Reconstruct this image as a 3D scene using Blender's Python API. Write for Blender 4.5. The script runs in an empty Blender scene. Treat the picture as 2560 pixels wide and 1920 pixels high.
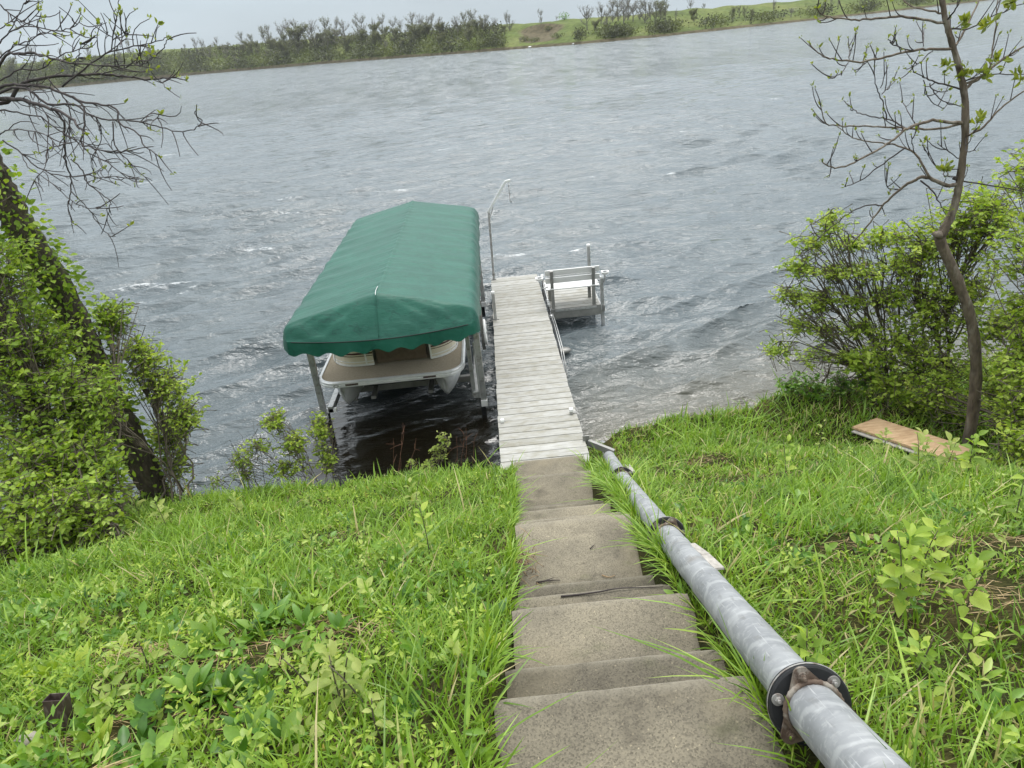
import bpy, math
import numpy as np
from mathutils import Matrix, Vector
PI = math.pi
RNG = np.random.default_rng(7)
SC = bpy.context.scene
COL = SC.collection

# ------------------------------------------------------------------ camera
F_PX, PITCH, ROLL, CAM_H = 1764.0, 26.3, 5.8, 6.2
def cam_axes():
    p, r = math.radians(PITCH), math.radians(ROLL)
    f = np.array([0, math.cos(p), -math.sin(p)]); ri = np.array([1.0, 0, 0]); u = np.cross(ri, f)
    return ri * math.cos(r) - u * math.sin(r), u * math.cos(r) + ri * math.sin(r), f
AX_R, AX_U, AX_F = cam_axes()
CAM_O = np.array([0, 0, CAM_H])
camd = bpy.data.cameras.new('camera'); cam = bpy.data.objects.new('camera', camd); COL.objects.link(cam)
camd.sensor_width = 36; camd.lens = F_PX / 2560 * 36; camd.clip_start = .05; camd.clip_end = 5000
m = Matrix.Identity(4)
for i in range(3):
    m[i][0], m[i][1], m[i][2], m[i][3] = AX_R[i], AX_U[i], -AX_F[i], CAM_O[i]
cam.matrix_world = m; SC.camera = cam

# ------------------------------------------------------------------ sky, sun, exposure
SUN_EL, SUN_AZ = 64, 12          # degrees; azimuth clockwise from +Y (the sun stands behind the clouds, out over the lake)
w = bpy.data.worlds.new('World'); SC.world = w; w.use_nodes = True
nt = w.node_tree; nt.nodes.clear(); N = nt.nodes.new; L = nt.links.new
out = N('ShaderNodeOutputWorld'); bg = N('ShaderNodeBackground'); bg.inputs[1].default_value = 1.0
sky = N('ShaderNodeTexSky'); sky.sky_type = 'NISHITA'; sky.sun_disc = False
sky.sun_elevation = math.radians(SUN_EL); sky.sun_rotation = math.radians(SUN_AZ); sky.dust_density = 4; sky.air_density = 1
sc_ = N('ShaderNodeVectorMath'); sc_.operation = 'SCALE'; sc_.inputs[3].default_value = 0.10
L(sky.outputs[0], sc_.inputs[0])
hs = N('ShaderNodeHueSaturation'); hs.inputs['Saturation'].default_value = .35; L(sc_.outputs[0], hs.inputs['Color'])
tc = N('ShaderNodeTexCoord'); sep = N('ShaderNodeSeparateXYZ'); L(tc.outputs['Generated'], sep.inputs[0])
ramp = N('ShaderNodeValToRGB'); L(sep.outputs[2], ramp.inputs[0])       # overcast: three times brighter overhead than at the horizon
cr = ramp.color_ramp; cr.elements[0].position = 0.0; cr.elements[0].color = (.47, .54, .585, 1)
cr.elements[1].position = 1.0; cr.elements[1].color = (1.75, 1.77, 1.77, 1)
e = cr.elements.new(.08); e.color = (.43, .51, .565, 1)
e = cr.elements.new(.2); e.color = (.80, .89, .95, 1)
e = cr.elements.new(.5); e.color = (1.28, 1.37, 1.42, 1)
mp = N('ShaderNodeMapping'); mp.inputs['Scale'].default_value = (1, 1, 5); L(tc.outputs['Generated'], mp.inputs[0])
nz = N('ShaderNodeTexNoise'); nz.inputs['Scale'].default_value = 2.2; nz.inputs['Detail'].default_value = 5; L(mp.outputs[0], nz.inputs[0])
nr = N('ShaderNodeMapRange'); nr.inputs[1].default_value = .3; nr.inputs[2].default_value = .7; nr.inputs[3].default_value = .88; nr.inputs[4].default_value = 1.12
L(nz.outputs[0], nr.inputs[0])
cl = N('ShaderNodeVectorMath'); cl.operation = 'SCALE'; L(ramp.outputs[0], cl.inputs[0]); L(nr.outputs[0], cl.inputs[3])
mx = N('ShaderNodeMixRGB'); mx.inputs[0].default_value = .85; L(hs.outputs[0], mx.inputs[1]); L(cl.outputs[0], mx.inputs[2])
L(mx.outputs[0], bg.inputs[0]); L(bg.outputs[0], out.inputs[0])

sund = bpy.data.lights.new('sun', 'SUN'); sund.energy = 1.5; sund.angle = math.radians(25); sund.color = (1, .97, .92)
sun = bpy.data.objects.new('sun', sund); COL.objects.link(sun)
az, el = math.radians(SUN_AZ), math.radians(SUN_EL)
sd = Vector((math.sin(az) * math.cos(el), math.cos(az) * math.cos(el), math.sin(el)))
sun.rotation_euler = sd.to_track_quat('Z', 'Y').to_euler()
vs = SC.view_settings; vs.view_transform = 'Standard'; vs.look = 'None'; vs.exposure = 0.46; vs.gamma = 1; vs.use_curve_mapping = False
SC.cycles.max_bounces = 8; SC.cycles.transparent_max_bounces = 6; SC.cycles.use_denoising = True

# ------------------------------------------------------------------ helpers
def P(px, py, Y):
    """world point at distance Y (metres out along the dock) seen at a spot of the 2560 x 1920 survey photograph"""
    d = AX_F + AX_R * (px - 1280) / F_PX - AX_U * (py - 960) / F_PX
    return CAM_O + d * (Y / d[1])
def PZ(px, py, Z):
    d = AX_F + AX_R * (px - 1280) / F_PX - AX_U * (py - 960) / F_PX
    return CAM_O + d * ((Z - CAM_O[2]) / d[2])

def mesh_np(name, V, faces, smooth=False, rnd=None, col=None):
    """V: n x 3; faces: list of (k x m) int arrays"""
    me = bpy.data.meshes.new(name)
    V = np.asarray(V, np.float32)
    if isinstance(faces, np.ndarray): faces = [faces]
    faces = [np.asarray(f, np.int32) for f in faces if len(f)]
    me.vertices.add(len(V)); me.vertices.foreach_set('co', V.ravel())
    loops = np.concatenate([f.ravel() for f in faces]); tot = np.concatenate([np.full(len(f), f.shape[1], np.int32) for f in faces])
    st = np.concatenate([[0], np.cumsum(tot)[:-1]]).astype(np.int32)
    me.loops.add(len(loops)); me.loops.foreach_set('vertex_index', loops)
    me.polygons.add(len(tot)); me.polygons.foreach_set('loop_start', st)
    me.polygons.foreach_set('use_smooth', np.full(len(tot), smooth))
    me.update(calc_edges=True)
    if rnd is not None:
        a = me.attributes.new('rnd', 'FLOAT', 'POINT'); a.data.foreach_set('value', np.asarray(rnd, np.float32))
    if col is not None:
        a = me.attributes.new('mask', 'FLOAT', 'POINT'); a.data.foreach_set('value', np.asarray(col, np.float32))
    return me

class MB:
    """collects boxes, beams, tubes, lofts into one mesh"""
    def __init__(s): s.v = []; s.f = []; s.n = 0; s.r = []
    def add(s, V, F, r=0.0):
        V = np.asarray(V, float); s.v.append(V)
        for f in F: s.f.append(tuple(int(i) + s.n for i in f))
        s.r.append(np.full(len(V), r)); s.n += len(V)
    def box(s, c, size, rot=None):
        c = np.array(c, float); h = np.array(size, float) / 2
        V = np.array([(x, y, z) for x in (-1, 1) for y in (-1, 1) for z in (-1, 1)], float) * h
        if rot is not None: V = V @ np.array(rot).T
        s.add(V + c, [(0, 1, 3, 2), (4, 6, 7, 5), (0, 4, 5, 1), (2, 3, 7, 6), (0, 2, 6, 4), (1, 5, 7, 3)])
    def beam(s, a, b, w, h, up=(0, 0, 1)):
        a = np.array(a, float); b = np.array(b, float); d = b - a; ln = np.linalg.norm(d); d /= ln
        x = np.cross(d, up); 
        if np.linalg.norm(x) < 1e-4: x = np.cross(d, (0, 1, 0))
        x /= np.linalg.norm(x); z = np.cross(x, d)
        s.box((a + b) / 2, (w, ln, h), np.stack([x, d, z], 1))
    def tube(s, pts, rad, n=8, cap=True, r=0.0):
        V, F = tube_vf(pts, rad, n, cap); s.add(V, F, r)
    def cyl(s, a, b, r, n=16): s.tube([a, b], [r, r], n)
    def loft(s, secs, closed=True, cap=True):
        k = len(secs[0]); V = np.concatenate(secs); F = []
        for i in range(len(secs) - 1):
            for j in range(k if closed else k - 1):
                j2 = (j + 1) % k
                F.append((i * k + j, i * k + j2, (i + 1) * k + j2, (i + 1) * k + j))
        if cap: F.append(tuple(range(k))[::-1]); F.append(tuple((len(secs) - 1) * k + j for j in range(k)))
        s.add(V, F)
    def build(s, name, mat, parent=None, smooth=False, bevel=0, **kw):
        V = np.concatenate(s.v)
        me = bpy.data.meshes.new(name); me.from_pydata(V.tolist(), [], s.f); me.update()
        a = me.attributes.new('rnd', 'FLOAT', 'POINT'); a.data.foreach_set('value', np.concatenate(s.r).astype(np.float32))
        if smooth: me.polygons.foreach_set('use_smooth', [True] * len(me.polygons))
        return obj(name, me, mat, parent, bevel=bevel, smooth=smooth, **kw)

def tube_vf(pts, rad, n=6, cap=True):
    pts = np.asarray(pts, float); rad = np.broadcast_to(np.asarray(rad, float), (len(pts),))
    T = np.gradient(pts, axis=0); T /= np.linalg.norm(T, axis=1)[:, None] + 1e-9
    ref = np.array([0, 0, 1.0]) if abs(T[0][2]) < .9 else np.array([1.0, 0, 0])
    X = np.cross(T[0], ref); X /= np.linalg.norm(X); V = []
    a = np.arange(n) * 2 * PI / n
    for p, t, r in zip(pts, T, rad):
        X = X - t * (X @ t); X /= np.linalg.norm(X) + 1e-9; Y = np.cross(t, X)
        V.append(p + r * (np.cos(a)[:, None] * X + np.sin(a)[:, None] * Y))
    V = np.concatenate(V); F = []
    for i in range(len(pts) - 1):
        for j in range(n):
            j2 = (j + 1) % n; F.append((i * n + j, i * n + j2, (i + 1) * n + j2, (i + 1) * n + j))
    if cap: F.append(tuple(range(n))[::-1]); F.append(tuple((len(pts) - 1) * n + j for j in range(n)))
    return V, F

def tag(o, label=None, cat=None, group=None, kind=None):
    for k, v in (('label', label), ('category', cat), ('group', group), ('kind', kind)):
        if v: o[k] = v
    return o
def obj(name, me, mat, parent=None, bevel=0, smooth=False, label=None, cat=None, group=None, kind=None, local=False):
    o = bpy.data.objects.new(name, me); COL.objects.link(o)
    if mat is not None and me is not None and len(me.materials) == 0: me.materials.append(mat)
    if parent is not None:
        o.parent = parent
        if not local: o.matrix_parent_inverse = world_of(parent).inverted()
    if bevel:
        b = o.modifiers.new('bevel', 'BEVEL'); b.width = bevel; b.segments = 2; b.limit_method = 'ANGLE'; b.angle_limit = .6
    return tag(o, label, cat, group, kind)
def world_of(o):
    mloc = Matrix.LocRotScale(o.location, o.rotation_euler, o.scale)
    return mloc if o.parent is None else world_of(o.parent) @ o.matrix_parent_inverse @ mloc
def empty(name, loc, label, cat, group=None, rot=(0, 0, 0)):
    o = bpy.data.objects.new(name, None); COL.objects.link(o); o.location = loc; o.rotation_euler = rot; o.empty_display_size = .2
    return tag(o, label, cat, group)

# ------------------------------------------------------------------ materials
def nodes(name):
    mt = bpy.data.materials.new(name); mt.use_nodes = True; t = mt.node_tree
    b = t.nodes['Principled BSDF']; return mt, t, b, t.nodes.new, t.links.new
def noise(t, scale, detail=4, vec=None, rough=.55, stretch=None, coord='Object'):
    n = t.nodes.new('ShaderNodeTexNoise'); n.inputs['Scale'].default_value = scale; n.inputs['Detail'].default_value = detail; n.inputs['Roughness'].default_value = rough
    tcn = t.nodes.new('ShaderNodeTexCoord'); src = tcn.outputs[coord]
    if vec is not None: src = vec
    if stretch is not None:
        mpn = t.nodes.new('ShaderNodeMapping'); mpn.inputs['Scale'].default_value = stretch; t.links.new(src, mpn.inputs[0]); src = mpn.outputs[0]
    t.links.new(src, n.inputs['Vector']); return n
def rampn(t, src, stops):
    r = t.nodes.new('ShaderNodeValToRGB'); els = r.color_ramp.elements
    while len(els) < len(stops): els.new(.5)
    for el_, (p, c) in zip(els, stops): el_.position = p; el_.color = (*c, 1) if len(c) == 3 else c
    t.links.new(src, r.inputs[0]); return r
def mixc(t, fac, a, b, mode='MIX'):
    x = t.nodes.new('ShaderNodeMixRGB'); x.blend_type = mode
    for i, s in ((0, fac), (1, a), (2, b)):
        if isinstance(s, (int, float)): x.inputs[i].default_value = s
        elif isinstance(s, tuple): x.inputs[i].default_value = (*s, 1)
        else: t.links.new(s, x.inputs[i])
    return x.outputs[0]
def bump(t, b, h, strength=.3, dist=.01, normal=None):
    n = t.nodes.new('ShaderNodeBump'); n.inputs['Strength'].default_value = strength; n.inputs['Distance'].default_value = dist
    t.links.new(h, n.inputs['Height'])
    if normal is not None: t.links.new(normal, n.inputs['Normal'])
    if b is not None: t.links.new(n.outputs[0], b.inputs['Normal'])
    return n.outputs[0]
def mat_mottled(name, c1, c2, scale=8, rough=.6, metal=0, bscale=60, bstr=.2, bdist=.004, c3=None, s3=30, stretch=None, rough2=None, coord='Object', spec=.5):
    mt, t, b, Nn, Ln = nodes(name)
    n1 = noise(t, scale, 6, stretch=stretch, coord=coord); col = rampn(t, n1.outputs[0], [(.3, c1), (.7, c2)]).outputs[0]
    if c3:
        n3 = noise(t, s3, 4, stretch=stretch, coord=coord); f = rampn(t, n3.outputs[0], [(.52, (0, 0, 0)), (.68, (1, 1, 1))]).outputs[0]; col = mixc(t, f, col, c3)
    Ln(col, b.inputs['Base Color']); b.inputs['Metallic'].default_value = metal; b.inputs['Roughness'].default_value = rough; b.inputs['Specular IOR Level'].default_value = spec
    if rough2 is not None:
        rr = rampn(t, n1.outputs[0], [(.3, (rough,) * 3), (.7, (rough2,) * 3)]); Ln(rr.outputs[0], b.inputs['Roughness'])
    if bstr: bump(t, b, noise(t, bscale, 5, stretch=stretch, coord=coord).outputs[0], bstr, bdist)
    return mt

def mat_leaf(name, stops, transl=.35, rough=.5, spec=.4):
    mt, t, b, Nn, Ln = nodes(name)
    at = Nn('ShaderNodeAttribute'); at.attribute_name = 'rnd'
    col = rampn(t, at.outputs['Fac'], stops).outputs[0]
    n = noise(t, 40, 3); col = mixc(t, .25, col, rampn(t, n.outputs[0], [(.35, (.5, .5, .5)), (.65, (1.4, 1.4, 1.4))]).outputs[0], 'MULTIPLY')
    Ln(col, b.inputs['Base Color']); b.inputs['Roughness'].default_value = rough; b.inputs['Specular IOR Level'].default_value = spec
    tr = Nn('ShaderNodeBsdfTranslucent'); cc = mixc(t, 1.0, col, (1.25, 1.2, .55), 'MULTIPLY'); Ln(cc, tr.inputs[0])
    ms = Nn('ShaderNodeMixShader'); ms.inputs[0].default_value = transl
    Ln(b.outputs[0], ms.inputs[1]); Ln(tr.outputs[0], ms.inputs[2]); Ln(ms.outputs[0], t.nodes['Material Output'].inputs[0])
    return mt

M = {}
M['grass'] = mat_leaf('grass_blades', [(0, (.048, .108, .010)), (.3, (.132, .250, .018)), (.62, (.228, .385, .034)), (.86, (.345, .49, .075)), (.93, (.42, .38, .16)), (1, (.56, .48, .26))], .34, .42, .5)
M['leaf_l'] = mat_leaf('leaf_yellow_green', [(0, (.09, .17, .018)), (.5, (.24, .37, .037)), (1, (.43, .55, .10))], .44)
M['leaf_r'] = mat_leaf('leaf_fresh_green', [(0, (.12, .22, .02)), (.5, (.32, .46, .05)), (1, (.54, .64, .14))], .46)
M['leaf_d'] = mat_leaf('leaf_deep_green', [(0, (.05, .135, .018)), (.6, (.13, .27, .032)), (1, (.25, .39, .06))], .34, .38, .5)
M['leaf_y'] = mat_leaf('leaf_pale_yellow', [(0, (.20, .30, .05)), (.6, (.32, .40, .09)), (1, (.45, .50, .16))], .4)
M['leaf_w'] = mat_leaf('leaf_weed', [(0, (.06, .16, .02)), (.4, (.14, .29, .03)), (.75, (.28, .42, .055)), (1, (.46, .55, .15))], .38, .38, .5)
M['bud'] = mat_leaf('bud_leaf', [(0, (.12, .15, .04)), (.5, (.22, .28, .04)), (1, (.34, .38, .04))], .4)
M['far_leaf'] = mat_leaf('far_leaf', [(0, (.11, .11, .07)), (.45, (.14, .155, .07)), (1, (.17, .20, .075))], .3)
M['far_twig'] = mat_leaf('far_twig', [(0, (.12, .11, .10)), (1, (.26, .24, .20))], .0)  # grey lightened so distance haze is partly in the twig colour
M['far_scrub'] = mat_leaf('far_scrub', [(0, (.045, .05, .03)), (.5, (.085, .10, .04)), (1, (.15, .18, .055))], .3)
M['straw'] = mat_leaf('straw', [(0, (.30, .20, .09)), (1, (.58, .44, .24))], .25)
M['bark'] = mat_mottled('bark_dark', (.028, .023, .016), (.11, .09, .058), 16, .9, 0, 22, 1.0, .06, c3=(.10, .12, .04), s3=3, stretch=(1, 1, .28))
M['bark_twig'] = mat_mottled('bark_twig', (.025, .02, .02), (.065, .052, .048), 12, .8, 0, 60, .4, .004)
M['bark_r'] = mat_mottled('bark_grey', (.06, .045, .032), (.19, .15, .11), 14, .9, 0, 34, 1.0, .02, c3=(.24, .21, .17), s3=9, stretch=(1, 1, .35))
M['stem'] = mat_mottled('stem', (.06, .05, .035), (.15, .125, .085), 15, .8, 0, 60, .3, .003)
M['alu'] = mat_mottled('aluminium', (.34, .35, .35), (.52, .52, .51), 6, .42, .55, 90, .1, .001, c3=(.25, .24, .22), s3=14)
M['alu_dark'] = mat_mottled('aluminium_dull', (.20, .20, .19), (.33, .325, .31), 5, .5, .5, 90, .1, .001)
M['alu_bright'] = mat_mottled('aluminium_bright', (.62, .63, .63), (.78, .78, .77), 6, .35, .35, 90, .05, .001)
M['white'] = mat_mottled('white_plastic', (.70, .70, .69), (.82, .82, .81), 10, .4, 0, 80, .05, .001)
M['black'] = mat_mottled('black_rubber', (.005, .006, .007), (.014, .015, .017), 20, .65, 0, 80, .1, .001)
M['rust'] = mat_mottled('rusty_steel', (.055, .032, .022), (.20, .15, .11), 16, .75, .3, 120, .4, .003, c3=(.30, .27, .23), s3=22)
M['steel_old'] = mat_mottled('old_zinc', (.22, .21, .20), (.42, .41, .39), 18, .55, .5, 90, .3, .002, c3=(.14, .085, .06), s3=25)
M['brown_metal'] = mat_mottled('brown_metal', (.045, .028, .025), (.085, .058, .05), 14, .5, .2, 90, .2, .002, c3=(.16, .13, .11), s3=40, stretch=(1, 1, .4))
M['tan'] = mat_mottled('carpet_tan', (.33, .275, .20), (.43, .365, .275), 30, .95, 0, 400, .4, .004)
M['cream'] = mat_mottled('cream_panel', (.62, .56, .44), (.70, .64, .52), 3, .35, 0, 50, .02, .001)
M['maroon'] = mat_mottled('maroon_stripe', (.05, .006, .012), (.07, .01, .016), 5, .3, 0, 50, 0)
M['mesh_brown'] = mat_mottled('brown_mesh', (.10, .07, .045), (.15, .11, .075), 12, .8, 0, 200, .3, .002)
M['plywood'] = mat_mottled('plywood', (.42, .27, .15), (.58, .41, .25), 3, .7, 0, 30, .3, .002, c3=(.36, .22, .12), s3=8, stretch=(1, 7, 1))
M['old_wood'] = mat_mottled('weathered_wood', (.28, .26, .23), (.46, .43, .39), 6, .8, 0, 60, .5, .004, stretch=(6, 1, 6))
M['dead'] = mat_mottled('dead_roots', (.22, .14, .07), (.42, .30, .17), 14, .9, 0, 60, .4, .004)
M['stone'] = mat_mottled('stone', (.22, .20, .17), (.38, .35, .30), 7, .9, 0, 40, .6, .01)

def m_concrete():
    mt, t, b, Nn, Ln = nodes('aged_concrete')
    n1 = noise(t, 2.3, 6); base = rampn(t, n1.outputs[0], [(.3, (.135, .122, .097)), (.5, (.185, .167, .13)), (.72, (.24, .216, .165))]).outputs[0]
    v = Nn('ShaderNodeTexVoronoi'); v.inputs['Scale'].default_value = 170; tcn = Nn('ShaderNodeTexCoord'); Ln(tcn.outputs['Object'], v.inputs['Vector'])
    sp = rampn(t, v.outputs['Color'], [(.05, (.45, .45, .45)), (.5, (1, 1, 1)), (.9, (1.2, 1.19, 1.15)), (.97, (1.9, 1.85, 1.7))]).outputs[0]
    col = mixc(t, .85, base, sp, 'MULTIPLY')
    n2 = noise(t, 5, 5); st = rampn(t, n2.outputs[0], [(.56, (0, 0, 0)), (.74, (.7, .7, .7))]).outputs[0]; col = mixc(t, st, col, (.07, .062, .05))
    n3 = noise(t, 1.6, 5); st3 = rampn(t, n3.outputs[0], [(.55, (0, 0, 0)), (.7, (.5, .5, .5))]).outputs[0]; col = mixc(t, st3, col, (.22, .192, .138))
    nm1 = noise(t, 3.4, 6, rough=.65); ms = rampn(t, nm1.outputs[0], [(.58, (0, 0, 0)), (.76, (.5, .5, .5))]).outputs[0]; col = mixc(t, ms, col, (.085, .095, .045))       # moss film
    vc = Nn('ShaderNodeTexVoronoi'); vc.feature = 'DISTANCE_TO_EDGE'; vc.inputs['Scale'].default_value = 1.15; wv3 = noise(t, 3, 4); wadd = Nn('ShaderNodeVectorMath'); wadd.operation = 'MULTIPLY_ADD'; wadd.inputs[1].default_value = (.45, .45, .0); Ln(wv3.outputs['Color'], wadd.inputs[0]); Ln(tcn.outputs['Object'], wadd.inputs[2]); Ln(wadd.outputs[0], vc.inputs['Vector'])
    ck = rampn(t, vc.outputs['Distance'], [(.0015, (.4, .4, .4)), (.005, (0, 0, 0))]).outputs[0]; nck = noise(t, 1.3, 2); ckm = rampn(t, nck.outputs[0], [(.52, (0, 0, 0)), (.6, (1, 1, 1))]).outputs[0]; ck = mixc(t, 1.0, ck, ckm, 'MULTIPLY'); col = mixc(t, ck, col, (.04, .036, .03))   # hairline cracks
    oi = Nn('ShaderNodeObjectInfo'); col = mixc(t, 1.0, col, oi.outputs['Color'], 'MULTIPLY')
    wr = Nn('ShaderNodeAttribute'); wr.attribute_name = 'mask'; nw = noise(t, 14, 4); wf_ = Nn('ShaderNodeMath'); wf_.operation = 'MULTIPLY'; Ln(wr.outputs['Fac'], wf_.inputs[0]); Ln(nw.outputs[0], wf_.inputs[1]); col = mixc(t, wf_.outputs[0], col, (.30, .275, .22))
    Ln(col, b.inputs['Base Color']); b.inputs['Roughness'].default_value = .92; b.inputs['Specular IOR Level'].default_value = .25
    n4 = noise(t, 220, 3); h = mixc(t, .5, n4.outputs[0], v.outputs['Distance']); nb = bump(t, None, h, .5, .004); bump(t, b, n1.outputs[0], .3, .02, nb)
    return mt
M['concrete'] = m_concrete()

def m_board():
    mt, t, b, Nn, Ln = nodes('weathered_deck_board')
    oi = Nn('ShaderNodeObjectInfo')
    off = Nn('ShaderNodeVectorMath'); off.operation = 'MULTIPLY_ADD'; off.inputs[1].default_value = (1, 1, 1)
    tcn = Nn('ShaderNodeTexCoord'); cmb = Nn('ShaderNodeCombineXYZ'); mlt = Nn('ShaderNodeMath'); mlt.operation = 'MULTIPLY'; mlt.inputs[1].default_value = 37
    Ln(oi.outputs['Random'], mlt.inputs[0]); Ln(mlt.outputs[0], cmb.inputs[1]); Ln(mlt.outputs[0], cmb.inputs[2]); Ln(tcn.outputs['Object'], off.inputs[0]); Ln(cmb.outputs[0], off.inputs[2])
    g = noise(t, 5, 6, vec=off.outputs[0], stretch=(1, 9, 1)); base = rampn(t, g.outputs[0], [(.3, (.265, .26, .24)), (.6, (.40, .395, .375))]).outputs[0]
    n2 = noise(t, 6, 5, vec=off.outputs[0], stretch=(1, 1.6, 1)); st = rampn(t, n2.outputs[0], [(.45, (0, 0, 0)), (.7, (.8, .8, .8))]).outputs[0]; col = mixc(t, st, base, (.25, .235, .185))
    n4 = noise(t, 70, 3, vec=off.outputs[0], stretch=(1, 3, 1)); sp = rampn(t, n4.outputs[0], [(.58, (0, 0, 0)), (.7, (.55, .55, .55))]).outputs[0]; col = mixc(t, sp, col, (.27, .27, .235))
    br = rampn(t, oi.outputs['Random'], [(0, (.84, .835, .80)), (1, (1.08, 1.08, 1.08))]).outputs[0]; col = mixc(t, 1.0, col, br, 'MULTIPLY')
    Ln(col, b.inputs['Base Color']); b.inputs['Roughness'].default_value = .6; b.inputs['Specular IOR Level'].default_value = .35
    bump(t, b, noise(t, 30, 5, vec=off.outputs[0], stretch=(.6, 12, 1)).outputs[0], .3, .003)
    return mt
M['board'] = m_board()

def m_vinyl():
    mt, t, b, Nn, Ln = nodes('green_canvas')
    n1 = noise(t, 1.3, 5); base = rampn(t, n1.outputs[0], [(.3, (.007, .078, .053)), (.7, (.012, .102, .070))]).outputs[0]
    n2 = noise(t, 2.1, 3, stretch=(1, 2.4, 1)); ring = rampn(t, n2.outputs[0], [(.50, (0, 0, 0)), (.515, (.75, .75, .75)), (.535, (.12, .12, .12)), (.62, (.3, .3, .3))]).outputs[0]
    col = mixc(t, ring, base, (.006, .052, .040))
    n5 = noise(t, 9, 6); fade = rampn(t, n5.outputs[0], [(.5, (0, 0, 0)), (.8, (.4, .4, .4))]).outputs[0]; col = mixc(t, fade, col, (.030, .145, .108))
    Ln(col, b.inputs['Base Color']); b.inputs['Roughness'].default_value = .5; b.inputs['Specular IOR Level'].default_value = .3
    b.inputs['Sheen Weight'].default_value = .08; b.inputs['Sheen Roughness'].default_value = .4
    nb = bump(t, None, noise(t, 3.0, 5, stretch=(.8, 3.4, 1), rough=.6).outputs[0], .4, .045)
    bump(t, b, noise(t, 500, 2).outputs[0], .12, .001, nb)
    return mt
M['vinyl'] = m_vinyl()

def m_pipe():
    mt, t, b, Nn, Ln = nodes('galvanised_pipe')
    n1 = noise(t, 7, 6); base = rampn(t, n1.outputs[0], [(.3, (.21, .22, .23)), (.7, (.33, .34, .35))]).outputs[0]
    n2 = noise(t, 9, 5, stretch=(1, 6, 6)); st = rampn(t, n2.outputs[0], [(.52, (0, 0, 0)), (.75, (.45, .45, .45))]).outputs[0]; col = mixc(t, st, base, (.52, .53, .53))
    wv = Nn('ShaderNodeTexWave'); wv.wave_type = 'BANDS'; wv.bands_direction = 'Y'; wv.inputs['Scale'].default_value = 1.3; wv.inputs['Distortion'].default_value = 7.0; wv.inputs['Detail'].default_value = 4; wv.inputs['Detail Scale'].default_value = 2.5
    tcn = Nn('ShaderNodeTexCoord'); Ln(tcn.outputs['Object'], wv.inputs['Vector'])
    f = rampn(t, wv.outputs[0], [(.9, (0, 0, 0)), (.99, (.25, .25, .25))]).outputs[0]; col = mixc(t, f, col, (.62, .63, .63))
    n3 = noise(t, 30, 4, stretch=(1, .3, 1)); d = rampn(t, n3.outputs[0], [(.58, (0, 0, 0)), (.72, (.6, .6, .6))]).outputs[0]; col = mixc(t, d, col, (.19, .19, .185))
    Ln(col, b.inputs['Base Color']); b.inputs['Metallic'].default_value = .2; b.inputs['Roughness'].default_value = .6
    n7 = noise(t, 26, 4, stretch=(6, .25, 6)); sc7 = rampn(t, n7.outputs[0], [(.62, (0, 0, 0)), (.68, (.5, .5, .5))]).outputs[0]
    n8 = noise(t, 3.1, 5); rs = rampn(t, n8.outputs[0], [(.60, (0, 0, 0)), (.74, (.55, .55, .55))]).outputs[0]; c8 = mixc(t, sc7, col, (.55, .56, .56)); c8 = mixc(t, rs, c8, (.17, .145, .115)); Ln(c8, b.inputs['Base Color'])
    bump(t, b, n2.outputs[0], .15, .003); return mt
M['pipe'] = m_pipe()

def m_soil():
    mt, t, b, Nn, Ln = nodes('soil_thatch')
    n1 = noise(t, 1.1, 6); a = rampn(t, n1.outputs[0], [(.35, (.026, .032, .011)), (.55, (.045, .046, .016)), (.75, (.095, .072, .038))]).outputs[0]
    n2 = noise(t, 38, 6, stretch=(1, 3, 1)); s = rampn(t, n2.outputs[0], [(.4, (.5, .5, .5)), (.65, (1.7, 1.6, 1.4))]).outputs[0]; col = mixc(t, .8, a, s, 'MULTIPLY')
    Ln(col, b.inputs['Base Color']); b.inputs['Roughness'].default_value = 1; b.inputs['Specular IOR Level'].default_value = .1
    bump(t, b, n2.outputs[0], .8, .03); return mt
M['soil'] = m_soil()

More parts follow.
